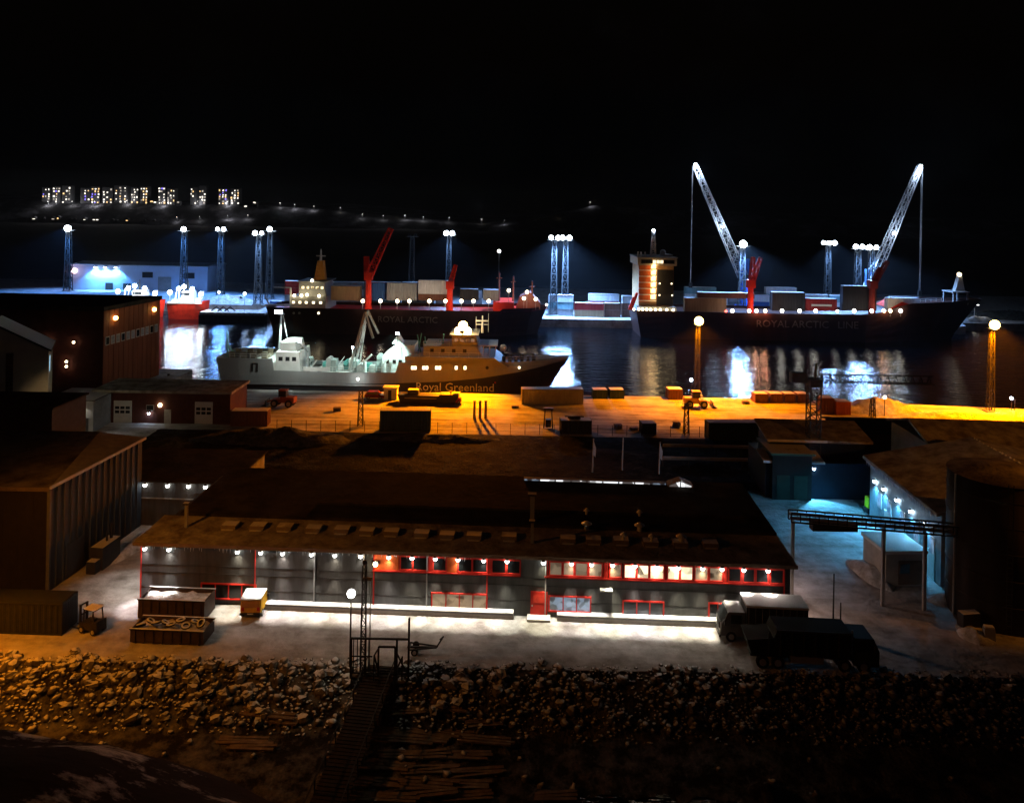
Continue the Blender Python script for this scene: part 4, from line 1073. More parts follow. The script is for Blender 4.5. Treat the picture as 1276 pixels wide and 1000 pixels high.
def car(label, loc, rz, m, cat='car', name='car'):
    t = thing(name, label, cat, loc, rz)
    MB().prism_y([(0, 0.35), (4.2, 0.35), (4.25, 0.85), (3.3, 0.98), (2.7, 1.55), (0.6, 1.55), (0.1, 0.95)], -0.85, 0.85).build('body', m, t)
    MB().prism_y([(0.45, 1.0), (3.1, 1.0), (2.6, 1.48), (0.75, 1.48)], -0.87, 0.87).build('side_window', M_GLASS, t)
    for y in (-0.6, 0.6):
        MB().box(4.22, 4.28, y - 0.2, y + 0.2, 0.6, 0.78).build('headlight', M_WHITE, t)
        MB().box(-0.04, 0.02, y - 0.2, y + 0.2, 0.65, 0.85).build('tail_light', M_RED, t)
    wheels(t, [(0.85, -0.65), (0.85, 0.65), (3.35, -0.65), (3.35, 0.65)], 0.32, 0.2)
    return t
g = G(455, 496); car('dark red car parked on the quay beside the trawler', g, R(-4), mat('car_red', (0.20, 0.02, 0.02), 0.35))
g = G(478, 498); kq = thing('kiosk', 'small white quay kiosk with a dark doorway next to the red car', 'kiosk', g)
MB().box(0, 2.7, 0, 2.0, 0, 2.4).build('wall', M_WHITE, kq); MB().box(-0.2, 2.9, -0.2, 2.2, 2.41, 2.6).build('roof', M_WHITE, kq); MB().box(0.9, 1.6, -0.06, 0, 0.05, 2.0).build('door', M_DARK, kq)
def loader(label, loc, rz, m):
    t = thing('wheel_loader', label, 'loader', loc, rz)
    MB().box(-2.6, 0.2, -0.9, 0.9, 0.9, 2.0).build('engine_cover', m, t)
    MB().box(0.3, 1.9, -0.6, 0.6, 0.8, 1.5).build('front_frame', m, t)
    c = MB().box(-0.9, 0.6, -0.7, 0.7, 2.01, 3.2).build('cab', M_DARK, t); MB().box(-0.8, 0.5, -0.73, -0.7, 2.2, 3.0).build('pane', M_GLASS, c); MB().box(-1.0, 0.7, -0.8, 0.8, 3.21, 3.32).build('cab_roof', m, c)
    for y in (-0.45, 0.45): MB().bar((0.9, y, 1.5), (3.0, y, 0.9), 0.2).build('lift_arm', m, t)
    MB().prism_y([(2.9, 0.15), (4.0, 0.1), (3.2, 0.5), (3.1, 1.3)], -1.2, 1.2).build('bucket', M_DARK, t)
    wheels(t, [(-1.6, -0.75), (-1.6, 0.75), (1.3, -0.75), (1.3, 0.75)], 0.75, 0.4)
    return t
g = G(868, 507); loader('yellow wheel loader at the foot of the sodium lamp mast', g, R(0), M_YELLOW)
g = G(352, 506); loader('orange wheel loader on the grey quay snow near the stern', g, R(175), mat('loader_orange', (0.35, 0.10, 0.03), 0.6))
g = G(568, 502); forklift('red forklift on the bright orange quay beside the black barge hull', g, R(170), mat('fork_red', (0.3, 0.03, 0.02), 0.5))
g = G(495, 502)
br = thing('work_boat', 'long low black work boat laid up on the quay before the trawler', 'boat', g, R(-1))
MB().prism_y([(0.6, 0), (11.6, 0), (12.6, 1.9), (8.6, 1.9), (8.4, 1.55), (0, 1.7)], 0, 2.6).build('hull', M_DARK, br)
MB().box(1.5, 8.0, -0.05, 0.0, 1.0, 1.12).build('rubbing_strip', M_PALE, br)
MB().box(2.0, 4.2, 0.5, 2.1, 1.6, 2.6).build('cuddy', M_DARKSNOW, br)
for k in range(3):
    g = G(591 + k * 7, 521)
    o = thing('mooring_pile', 'dark timber pile standing in a close row of three on the orange quay', 'pile', g, 0, 'three piles in a row on the quay')
    MB().cyl((0, 0, 0), (0, 0, 3.2), 0.28, 0.22, 8).build('shaft', M_TIMBER, o); MB().cyl((0, 0, 3.2), (0, 0, 3.35), 0.3, n=8).build('cap', M_DARK, o)
g = G(683, 533); o = thing('hoist_frame', 'small dark portal hoist frame at the quay fence', 'frame', g)
MB().bar((-0.8, 0, 0), (-0.6, 0, 3.3), 0.22).bar((0.8, 0, 0), (0.6, 0, 3.3), 0.22).build('leg', M_DARK, o); MB().box(-0.9, 0.9, -0.25, 0.25, 3.3, 3.65).build('beam', M_DARKSNOW, o); MB().box(-0.5, 0.5, -0.4, 0.4, 0.2, 1.6).build('winch_box', M_DARK, o)
# quay fence
fa, fb = G(345, 536), G(962, 546)
fc = thing('quay_fence', 'wire fence on thin dark posts along the back of the orange quay', 'fence', fa)
v = fb - fa; n = 34
for k in range(n + 1):
    c = v * (k / n); MB().bar((c.x, c.y, 0), (c.x, c.y, 1.9), 0.09).build('post', M_DARK, fc)
for z in (0.5, 1.15, 1.8):
    MB().bar((0, 0, z), (v.x, v.y, z), 0.035).build('wire', M_DARK, fc)
# aerial posts and pale flagpoles
for x, yb, yt, lb in ((449, 530, 487, 'thin lattice post at the quay fence near the dark green container'), (855, 541, 503, 'thin lattice post at the quay fence below the lamp mast'), (1087, 520, 496, 'forked aerial post beside the orange snow heap')):
    g = G(x, yb); o = thing('aerial_post', lb, 'post', g); h = W(x, yt, g.y).z - GZ
    lattice(MB(), (0, 0, 0), (0, 0, h), 0.9, 0.6, 6, 0.08, 0.12).build('lattice_post', M_DARK, o); MB().bar((-0.8, 0, h), (0.8, 0, h), 0.12).build('cross_arm', M_DARK, o)
for k, (x, yb, yt) in enumerate(((738, 590, 548), (775, 588, 545), (821, 592, 552))):
    g = G(x, yb); h = W(x, yt, g.y).z - GZ
    o = thing('flagpole', ('pale leaning flagpole with a furled flag behind the warehouse ridge', 'bare pale flagpole between two with furled flags', 'pale flagpole with a furled flag nearest the pipelines')[k], 'flagpole', g)
    MB().cyl((0, 0, 0), (0.1, 0, h), 0.12, 0.08, 8).build('pole', M_WHITE, o)
    if k != 1: MB().prism_y([(0.1, h), (0.5, h - 1.2), (0.45, h - 2.6), (0.1, h - 2.2)], -0.03, 0.03).build('flag', M_WHITE, o)
    MB().ball((0.1, 0, h + 0.1), 0.14).build('finial', M_GALV, o)
for k, (yy, lb) in enumerate(((556, 'upper lagged pipeline on low trestles behind the warehouse'), (572, 'lower lagged pipeline on low trestles behind the warehouse'))):
    a, b = G(826, yy, 4.5), G(958, yy + 3, 4.5)
    o = thing('pipeline', lb, 'pipeline', (a.x, a.y, 0))
    MB().cyl((0, 0, 4.7), (b.x - a.x, b.y - a.y, 4.7), 0.28, n=8).build('pipe', mat('pipe_grey', (0.28, 0.29, 0.27), 0.6, snow=0.6), o)
    for q in range(5):
        c = (b - a) * (q / 4); MB().bar((c.x, c.y, GZ), (c.x, c.y, 4.5), 0.2).build('trestle', M_DARK, o)
snow_pile('wide grey snow heap behind the red low building', (-40, 130, GZ), 15, 5, 1.8, M_DIMSNOW, seed=21)
snow_pile('long grey snow heap along the embankment', (-14, 131.5, GZ), 14, 3.2, 1.0, M_DIMSNOW, seed=24)
g = G(1095, 512); snow_pile('large snow heap lit orange at the quay edge', (g.x, g.y, GZ), 9, 4, 2.6, seed=31)
g = G(1190, 523); snow_pile('long snow ridge lit bright yellow under the lamp mast', (g.x, g.y, GZ), 14, 4, 1.6, seed=35)
g = G(1265, 522); snow_pile('snow ridge lit yellow east of the lamp mast', (g.x, g.y, GZ), 9, 4, 1.4, seed=37)
# little lights on posts
for x, yb, yt, lb, m, c in ((861, 496, 474, 'slim post with a small cold lamp by the red shed container', E_COOL, C_COOL), (1102, 518, 496, 'slim post with a small warm lamp on the orange snow', E_WARM, C_WARM), (1260, 518, 497, 'slim twin post with a small cold lamp by yellow snow', E_COOL, C_COOL)):
    g = G(x, yb); h = W(x, yt, g.y).z - GZ
    o = thing('post_lamp', lb, 'lamp', g); MB().cyl((0, 0, 0), (0, 0, h), 0.08, n=6).build('post', M_DARK, o)
    if x > 1200: MB().cyl((0.7, 0, 0), (0.7, 0, h), 0.08, n=6).bar((0, 0, h - 0.3), (0.7, 0, h - 0.3), 0.08).build('second_post', M_DARK, o)
    MB().ball((0, 0, h + 0.15), 0.3).build('bulb', m, o); light(o, (0, -0.5, h + 0.15), 60, c, 0.15)
# small tower crane
g = G(1012, 608)
tc_ = thing('tower_crane', 'slim lattice tower crane with a long level jib by the quay', 'crane', g)
h = W(1014, 478, g.y).z - GZ
lattice(MB(), (0, 0, 0), (0, 0, h), 1.6, 1.5, 14, 0.10, 0.16).build('mast', M_MAST, tc_)
MB().box(-1.6, 1.6, -1.6, 1.6, 0, 0.9).build('ballast', M_GREY, tc_)
mb = MB()
for k in range(14):
    x0, x1 = 0.5 + k * 1.2, 0.5 + (k + 1) * 1.2
    mb.bar((x0, -0.5, h + 0.3), (x1, -0.5, h + 0.3), 0.14).bar((x0, 0.5, h + 0.3), (x1, 0.5, h + 0.3), 0.14).bar((x0, 0, h + 1.4), (x1, 0, h + 1.4), 0.14)
    mb.bar((x0, -0.5, h + 0.3), ((x0 + x1) / 2, 0, h + 1.4), 0.1).bar(((x0 + x1) / 2, 0, h + 1.4), (x1, 0.5, h + 0.3), 0.1)
mb.build('jib', mat('black_jib', (0.012, 0.012, 0.012), 0.8), tc_)
MB().bar((0, 0, h), (0.3, 0, h + 3.0), 0.3).bar((0.3, 0, h + 3.0), (1.6, 0, h + 3.3), 0.12).bar((0.3, 0, h + 3.0), (-2.6, 0, h + 0.8), 0.1).build('apex', M_DARK, tc_)
MB().box(-3.4, -1.2, -0.6, 0.6, h + 0.2, h + 1.6).build('counterweight', M_DARK, tc_)
MB().box(-0.9, 0.9, -1.0, 1.0, h - 0.3, h + 0.8).build('cab', M_DARK, tc_)
g = G(1207, 784); o = thing('control_cabinet', 'dark control cabinet on a concrete base at the silo foot', 'cabinet', g, R(8))
MB().box(-1.0, 1.0, -0.5, 0.5, 0.0, 0.35).build('base', M_GREY, o); c_ = MB().box(-0.9, 0.9, -0.42, 0.42, 0.36, 1.7).build('housing', M_DARKSNOW, o)
for x in (-0.85, 0.03): MB().box(x, x + 0.82, -0.46, -0.421, 0.42, 1.64).build('door', M_DARK, c_)
g = G(1232, 796); o = thing('concrete_block', 'tapered concrete block with snow on top beside the silo cabinet', 'block', g, R(-12))
MB().prism_x([(-0.5, 0), (0.5, 0), (0.3, 1.1), (-0.3, 1.1)], -0.45, 0.45).build('block', M_GREY, o); MB().box(-0.4, 0.4, -0.26, 0.26, 1.11, 1.25).build('snow_cap', M_WHITE, o)
g = G(958, 985, 0.3); snow_pile('pale heap of snowy rubble on the black foreshore', (g.x, g.y, shore_z(g.x, g.y)), 1.6, 0.9, 0.7, M_BEACH, seed=52)
# figures of the blue yard: pallets, barrels, hi-vis crate
g = G(1086, 640); o = thing('crate_stack', 'bright yellow crate on a dark trolley in the blue lit yard', 'crate', g, R(5))
MB().box(-0.7, 0.7, -0.5, 0.5, 0.9, 2.3).build('crate', M_HIVIS, o); MB().box(-0.9, 0.9, -0.6, 0.6, 0.3, 0.89).build('trolley', M_DARK, o); wheels(o, [(-0.6, -0.5), (0.6, -0.5), (-0.6, 0.5), (0.6, 0.5)], 0.2, 0.1)
for k, (x, y) in enumerate(((1052, 616), (1062, 612))):
    g = G(x, y); o = thing('barrel', 'snow capped drum standing by the dark blue wing', 'barrel', g, 0, 'snow capped drums by the wing')
    MB().cyl((0, 0, 0), (0, 0, 2.6), 0.75, n=14).build('drum', M_BLUE, o); MB().cyl((0, 0, 2.61), (0, 0, 2.85), 0.8, 0.6, 14).build('snow_cap', M_WHITE, o)

for k, (x, y, n, lb) in enumerate([(770, 533, 5, 'pallet stack at the quay fence near the hoist frame'), (790, 535, 3, 'low pallet stack at the quay fence by the small dark container'), (843, 531, 6, 'pallet stack at the fence beside the thin lattice post'), (929, 503, 4, 'pallet stack at the water edge beside the row of red bins'), (642, 508, 3, 'low pallet stack at the end of the pale ribbed container'), (420, 512, 5, 'pallet stack on dim quay snow near the orange loader')]):
    g = G(x, y); t = thing('pallet_stack', lb, 'pallets', g, rnd.uniform(-0.3, 0.3))
    for j in range(n):
        p_ = MB().box(-0.6, 0.6, -0.4, 0.4, 0.11, 0.14)
        for q in (-0.55, 0, 0.55): p_.box(q - 0.05, q + 0.05, -0.4, 0.4, 0.0, 0.109)
        o = p_.build('pallet', M_TIMBER, t); o.location = (rnd.uniform(-0.05, 0.05), rnd.uniform(-0.05, 0.05), j * 0.145); o.scale = (1.15, 1.15, 1)
# ================================================================== SHIPS
def loft(stations, za, zb, nz_, name, m, par, deck=None, caps=True):
    """hull strip between heights za(i)..zb(i); station = (x_wl, x_deck, half_wl, half_deck, z_deck)"""
    mb = MB()
    def sec(i, z):
        xw, xd, hw, hd, zd = stations[i]
        t = max(-0.1, min(1.0, z / zd))
        return xw + (xd - xw) * max(0, t), hw + (hd - hw) * (max(0, t) ** 1.15)
    n = len(stations)
    rows = []
    for i in range(n):
        a, b = za(i), zb(i)
        r = []
        for k in range(nz_ + 1):
            z = a + (b - a) * k / nz_; x, h = sec(i, z); r.append((x, h, z))
        rows.append(r)
    for sg in (-1, 1):
        o = len(mb.v)
        for r in rows:
            for x, h, z in r: mb.v.append((x, sg * h, z))
        for i in range(n - 1):
            for k in range(nz_):
                a = o + i * (nz_ + 1) + k; q = (a, a + nz_ + 1, a + nz_ + 2, a + 1)
                mb.f.append(q if sg < 0 else q[::-1])
    for r in (rows[0], rows[-1]):
        if caps:
            for k in range(nz_):
                (x0, h0, z0), (x1, h1, z1) = r[k], r[k + 1]
                mb.quad((x0, -h0, z0), (x0, h0, z0), (x1, h1, z1), (x1, -h1, z1))
    return mb.build(name, m, par)
def deck_sheet(stations, drop, m, par, x0=-1e9, x1=1e9):
    mb = MB(); st = [s for s in stations if x0 <= s[1] <= x1]
    for i in range(len(st) - 1):
        a, b = st[i], st[i + 1]
        mb.quad((a[1], -a[3] + 0.05, a[4] - drop), (b[1], -b[3] + 0.05, b[4] - drop), (b[1], b[3] - 0.05, b[4] - drop), (a[1], a[3] - 0.05, a[4] - drop))
    return mb.build('deck', m, par)
def house(par, name, x0, x1, hw, z0, z1, m, rake=0.0):
    return MB().prism_y([(x0, z0), (x1, z0), (x1 - rake, z1), (x0, z1)], -hw, hw).build(name, m, par)
def ports(par, y, xs, z, w, h, m, name='window'):
    for x in xs:
        f = MB().box(x - w / 2 - 0.12, x + w / 2 + 0.12, y - 0.06, y, z - h / 2 - 0.12, z + h / 2 + 0.12).build(name, M_DARK, par)
        MB().box(x - w / 2, x + w / 2, y - 0.09, y - 0.061, z - h / 2, z + h / 2).build('pane', m, f)
def rail(par, pts, h=1.0, m=M_WHITE, t=0.07):
    mb = MB()
    for a, b in zip(pts, pts[1:]):
        a, b = Vector(a), Vector(b); k = max(1, int((b - a).length / 2.2))
        for z in (0.5, 1.0): mb.bar(a + Vector((0, 0, h * z)), b + Vector((0, 0, h * z)), t)
        for i in range(k + 1): c = a.lerp(b, i / k); mb.bar(c, c + Vector((0, 0, h)), t)
    return mb.build('railing', m, par)
def deck_lamp(par, p, power, col, bulb, r=0.42, h=2.2, rad=0.35):
    p = Vector(p); d = MB().bar(p, p + Vector((0, 0, h)), 0.12).build('deck_lamp', M_GALV, par)
    MB().ball(p + Vector((0, 0, h + r * 0.6)), r, 8, 6).build('bulb', bulb, d, True)
    light(d, p + Vector((0, -(r + rad + 0.12), h + r * 0.6)), power * 0.35, col, rad)
    return d

# ---- trawler ---------------------------------------------------------
TD = 175.0; TS = LENS_PX / TD
T0 = W(268, 470, TD)
def tl(x, y):
    q = W(x, y, TD); return q.x - T0.x, q.z
tr = thing('trawler', 'long white and navy factory trawler moored along the near quay', 'trawler', (T0.x, TD + 6.5, 0), 0)
TLn = tl(712, 448)[0]
st = [(1.5, 0.0, 5.6, 6.2, 7.9), (6, 5, 6.2, 6.5, 8.0), (13, 13, 6.5, 6.5, 7.9), (13.5, 13.3, 6.5, 6.5, 5.3), (28, 28, 6.5, 6.5, 5.1), (41, 41, 6.5, 6.5, 5.3), (41.6, 41.6, 6.5, 6.5, 7.6),
      (52, 52, 6.3, 6.5, 7.6), (60, 61, 5.3, 6.2, 7.8), (67, 69, 3.6, 5.2, 8.0), (72, 75.5, 1.8, 3.4, 8.2), (75.5, TLn, 0.12, 0.2, 8.4)]
spl = [2.2, 2.2, 2.3, 2.3, 2.5, 2.8, 2.9, 3.4, 4.2, 5.4, 6.7, 8.0]
loft(st, lambda i: -1.0, lambda i: spl[i], 4, 'hull', M_HULLNAVY, tr)
loft(st, lambda i: spl[i], lambda i: st[i][4], 3, 'bulwark', M_SHIPWHITE, tr)
deck_sheet(st, 0.9, M_SHIPGREY, tr)
MB().box(0.5, 41, -6.75, -6.5, 2.1, 2.5).build('fender_strip', M_GALV, tr)
lettering('Royal Greenland', 2.6, mat('hull_lettering', (0.85, 0.83, 0.78), 0.6), tr, (tl(567, 478)[0], -6.62, 2.15), 0, 1.02)
# little badge after the name
MB().ball((tl(617, 470)[0], -6.4, 3.4), 0.22).build('badge', M_RED, tr)
# aft house
ah = house(tr, 'aft_house', 13.2, 19.0, 4.8, 4.3, 9.2, M_WHITE, 0.6)
house(tr, 'aft_bridge', 13.8, 17.6, 3.6, 9.2, 11.2, M_WHITE, 0.5)
ports(ah, -4.8, [14.3, 15.9, 17.4], 7.6, 0.7, 0.7, M_GLASS)
rail(tr, [(0.8, -6.2, 7.9), (12.5, -6.4, 7.9)])
MB().box(8.3, 8.6, -6.60, -6.5, 4.9, 6.9).box(9.4, 9.7, -6.60, -6.5, 4.9, 6.9).box(8.6, 9.4, -6.6, -6.5, 6.6, 6.9).build('side_door', M_DARK, tr)
for k, x in enumerate((2.2, 5.0, 7.2, 9.8)):
    mb = MB(); mb.cyl((x, -2, 7.1), (x, 2.0, 7.1), 0.9 - 0.1 * k, n=10).box(x - 0.6, x + 0.6, -2.6, -2.0, 7.0, 8.6).box(x - 0.6, x + 0.6, 2.0, 2.6, 7.0, 8.6)
    mb.build('winch', mat('winch_brown', (0.16, 0.13, 0.09), 0.7), tr)
MB().cyl((1.2, -2, 7.2), (0.9, -2, 13.4), 0.22, 0.12, 8).bar((0.9, -2, 10.5), (2.6, -2, 8.2), 0.15).build('stern_mast', mat('mast_green', (0.25, 0.55, 0.35), 0.5), tr)
fm = MB().cyl((12.6, 0, 8), (12.9, 0, 18.0), 0.35, 0.2, 8).cyl((12.2, 0, 17.2), (13.6, 0, 17.2), 0.2).bar((13.2, 0, 17.4), (14.8, 0, 9.4), 0.16)
fm.build('aft_mast', M_GALV, tr)
for x in (12.0, 12.9):
    l_ = MB().box(x - 0.45, x + 0.45, -0.8, -0.3, 17.4, 18.2).build('floodlight', M_DARK, tr); MB().box(x - 0.42, x + 0.42, -0.86, -0.801, 17.42, 18.18).build('bulb', E_COOL, l_)
light(tr, (13.4, -2.6, 17.0), 16000, (0.75, 1.0, 0.92), 0.4, 96, (0.3, 0.12, -1), 0.4)
# working deck: winches, hatches, rails, cable drums
mdk = mat('deck_gear', (0.34, 0.40, 0.38), 0.6, var=0.4)
r2 = random.Random(3)
for k in range(16):
    x = 19.8 + k * 1.32; w = r2.uniform(0.8, 1.5); h = r2.uniform(0.9, 2.9); y = r2.uniform(-5.2, 1.5)
    mb = MB().box(x, x + w, y, y + r2.uniform(1.0, 3.0), 4.2, 4.3 + h)
    if k % 3 == 0: mb.cyl((x + w / 2, y - 0.3, 4.9 + h), (x + w / 2, y + 2.4, 4.9 + h), 0.6, n=10)
    if k % 4 == 1: mb.bar((x, y, 4.3 + h), (x + 1.6, y, 6.5 + h), 0.16)
    mb.build('deck_gear', (mdk, M_WHITE, M_TEAL, M_SHIPGREY)[k % 4], tr)
rail(tr, [(19.5, -6.4, 5.2), (41, -6.4, 5.3)])
MB().box(20, 26, -6.45, -6.3, 5.3, 6.1).build('rail_screen', M_WHITE, tr)
for x, h in ((38.0, 6.9), (33.5, 7.4)):
    d = MB().cyl((x, -4.2, 4.3), (x, -4.2, 4.3 + h * 0.4), 0.5, 0.4).bar((x, -4.2, 4.3 + h * 0.4), (x + 1.6, -4.2, 4.4 + h * 0.6), 0.4).build('deck_crane', M_WHITE, tr)
# gantry
g1, g2 = tl(432, 450), tl(450, 393); g3 = tl(462, 424)
for y in (-3.5, 3.5):
    MB().bar((g1[0], y, 5), (g2[0], y * 0.5, g2[1]), 0.55).bar((g2[0], y * 0.5, g2[1]), (g3[0], y, g3[1]), 0.45).bar((g1[0] + 1.0, y, 5), (g2[0] - 0.5, y * 0.5, g2[1] - 3.5), 0.3).build('gantry_leg', M_SHIPGREY, tr)
MB().bar((g2[0], -1.9, g2[1]), (g2[0], 1.9, g2[1]), 0.5).bar((g1[0] + 1.4, -2.8, 10), (g1[0] + 1.4, 2.8, 10), 0.35).build('gantry_beam', M_SHIPGREY, tr)
# white casing amidships
ca = MB().prism_y([(37.2, 4.3), (42.5, 4.3), (44.8, 8.6), (44.8, 11.0), (40.5, 11.0), (37.4, 8.4)], -3.6, 3.6).build('casing', M_WHITE, tr)
MB().prism_y([(39.3, 11.0), (41.8, 11.0), (40.6, 13.0)], -1.5, 1.5).build('casing_top', M_WHITE, tr)
ports(ca, -3.6, [38.6, 40.2, 41.6], 7.2, 0.55, 0.6, M_GLASS)
teal = MB()
for k in range(11):
    x = 44.6 + k * 0.75; teal.bar((x, -3 + (k % 3), 8.4), (x + r2.uniform(-1.2, 1.2), -3 + (k % 4), 11 + r2.uniform(0, 2.6)), 0.22)
teal.build('net_frame', M_TEAL, tr)
# forward superstructure
sup = house(tr, 'shelter_deck', 43.0, 66.5, 6.1, 6.7, 8.9, M_SHIPWHITE, 3.2)
h2_ = house(tr, 'upper_house', 47.0, 60.5, 5.0, 8.9, 11.2, M_SHIPWHITE, 1.2)
wh_ = house(tr, 'wheelhouse', 53.5, 59.6, 4.6, 11.2, 13.6, M_SHIPWHITE, 0.7)
MB().box(53.0, 59.6, -5.0, 5.0, 13.61, 13.85).build('wheelhouse_roof', M_SHIPGREY, tr)
ports(wh_, -4.6, [54.5, 55.8, 57.1, 58.3], 12.6, 0.9, 0.8, E_ROOMD)
ports(h2_, -5.0, [49, 51.5, 54, 56.5], 10.2, 0.6, 0.6, M_GLASS)
rail(tr, [(44, -6.0, 8.9), (62, -6.0, 8.9)]); rail(tr, [(47, -4.9, 11.2), (53, -4.9, 11.2)])
for a in ((514, 458), (517.5, 458), (528, 458), (532, 458), (544, 458), (548, 458), (568.5, 458), (579.5, 458)):
    x, z = tl(*a)
    f = MB().box(x - 0.38, x + 0.38, -6.62, -6.5, z - 0.48, z + 0.48).build('window', M_DARK, tr); MB().box(x - 0.3, x + 0.3, -6.66, -6.621, z - 0.4, z + 0.4).build('pane', E_PORT, f)
x, z = tl(647, 458); MB().cyl((x, -6.3, z), (x, -6.5, z), 0.3).build('porthole', E_PORT, tr)
x, z = tl(607, 458); MB().cyl((x, -6.45, z), (x, -6.56, z), 0.38).build('hawse_pipe', M_DARK, tr)
# open bridge wing frames, bow gear
for x in (59.2, 60.6, 62.0, 63.4):
    MB().bar((x, -4, 8.9), (x + 0.2, -4, 11.2), 0.2).build('awning_post', M_WHITE, tr)
MB().box(58.8, 64.0, -4.3, 4.3, 11.21, 11.4).build('awning', M_WHITE, tr)
MB().ball((65.3, -2.5, 10.6), 0.85, 10, 7).build('radome', M_WHITE, tr, True)
for k in range(6):
    x = 65.5 + k * 1.4; MB().cyl((x, -2.4 + 0.2 * k, 7.2), (x, -2.4 + 0.2 * k, 8.7 + 0.5 * (k % 2)), 0.4, n=8).bar((x, -2, 8.5), (x + 1.2, -1.5, 9.3), 0.15).build('windlass', mat('winch_brown', (0, 0, 0)), tr)
rail(tr, [(66, -5.4, 8.0), (75.5, -3.4, 8.2), (TLn - 0.3, -0.3, 8.4)])
# forward mast with radar, and the sodium floodlight that lights the quay
mx, mz = tl(600, 398)
MB().cyl((mx, 0, 13.6), (mx, 0, mz), 0.3, 0.15, 8).bar((mx - 1.5, 0, 15.6), (mx + 1.5, 0, 15.6), 0.15).build('fore_mast', M_WHITE, tr)
MB().box(mx - 1.4, mx + 1.4, -0.9, -0.6, 16.4, 16.7).build('radar_scanner', M_WHITE, tr)
for x, z in ((mx - 1.5, 17.4), (mx + 1.4, 18.2)): MB().cyl((x, 0, 13.8), (x, 0, z), 0.06, n=5).build('aerial', M_WHITE, tr)
lx, lz = tl(576, 416)
MB().cyl((lx, -3.0, 11.2), (lx, -3.0, lz), 0.18, n=8).build('light_post', M_GALV, tr)
fl = MB().box(lx - 0.9, lx + 0.9, -3.6, -2.9, lz, lz + 1.2).bar((lx, -3.0, lz - 0.6), (lx, -8.0, lz + 0.4), 0.2).box(lx - 0.5, lx + 0.5, -8.3, -7.6, lz + 0.4, lz + 1.0).build('floodlight', M_DARK, tr)
for bx, bz in ((-0.95, 0.2), (0.95, 0.2), (0, 1.5)): MB().ball((lx + bx, -3.8, lz + bz), 1.05, 14, 9).build('bulb', emit('lamp_sodium_glare', (1.0, 0.62, 0.18), 26), fl, True)  # extra oversized bulbs build the lamp's glare as a shape
light(fl, (lx, -8.4, lz + 0.6), 230000, C_SOD, 0.7, 112, (-0.22, -1, -0.85), 0.8)
light(fl, (lx, -4.9, lz + 3.0), 800, (0.95, 0.95, 0.90), 0.5)  # white fill without a fixture, added to neutralise orange on the house
deck_lamp(tr, tl(447, 462)[0:1] + (-6.0, 5.2) if False else (tl(447, 470)[0], -7.6, 3.4), 500, (0.85, 1.0, 0.95), E_WHITE, 0.3, 0.3)
light(tr, (40.0, -5.4, 14.0), 12000, (0.66, 1.0, 0.90), 0.4, 100, (-0.2, 0.25, -1), 0.4)
dl = MB().box(40.6, 41.4, -4.9, -4.2, 13.6, 14.2).bar((41, -4.4, 11), (41, -4.4, 13.7), 0.16).build('floodlight', M_DARK, tr); MB().box(40.65, 41.35, -4.96, -4.901, 13.65, 14.15).build('bulb', E_COOL, dl)
deck_lamp(tr, (30.0, -1.0, 5.2), 2600, (0.8, 1.0, 0.92), E_COOL, 0.25, 4.5)
ob = MB().bar((20.4, -4.0, 9.0), (20.4, -11.6, 13.2), 0.25).bar((20.4, -4.0, 4.5), (20.4, -4.0, 9.2), 0.3).build('added_light_boom', M_GALV, tr)  # boom and its lamp added to brighten the aft hull
MB().ball((20.4, -11.7, 13.0), 0.4).build('bulb', E_COOL, ob); light(ob, (20.4, -11.9, 12.4), 2600, (0.92, 1.0, 0.90), 0.3, 150, (-0.25, 0.7, -1), 0.7)
# mooring line
o = thing('mooring_rope', 'slack mooring rope from the trawler stern to the quay', 'rope', (T0.x + 0.4, TD + 3, 7.0))
a = Vector((0, 0, 0)); e = W(210, 466, 178) - o.location; mb = MB(); pv = a
for k in range(1, 11):
    t = k / 10; c = a.lerp(e, t) + Vector((0, 0, -1.6 * 4 * t * (1 - t))); mb.bar(pv, c, 0.14); pv = c
mb.build('rope', M_GALV, o)
MB().cyl(e + Vector((0, 0, 0.1)), e + Vector((0, 0, -6)), 0.3, n=8).build('bollard_post', M_DARK, o)

# ---- deck crane shared shape (part of a ship) ------------------------------
def ship_crane(par, x, y, z0, ph, jib, m=M_SHIPRED, w=1.6):
    c = MB().cyl((x, y, z0), (x, y, z0 + ph), 1.15, 0.95, 12).build('deck_crane', m, par)
    MB().box(x - 1.3, x + 1.3, y - 1.5, y + 1.2, z0 + ph, z0 + ph + 2.8).build('cab', m, c)
    for dx, dz in jib:
        p, q = Vector((x, y - 0.3, z0 + ph + 1.2)), Vector((x + dx, y - 0.3, z0 + ph + 1.2 + dz))
        lattice(MB(), p, q, w, w * 0.6, 8, 0.2, 0.34).build('jib', m, c)
    return c

def on_ship(S, d, x, y): q = W(x, y, d); return q.x - S.x, q.z

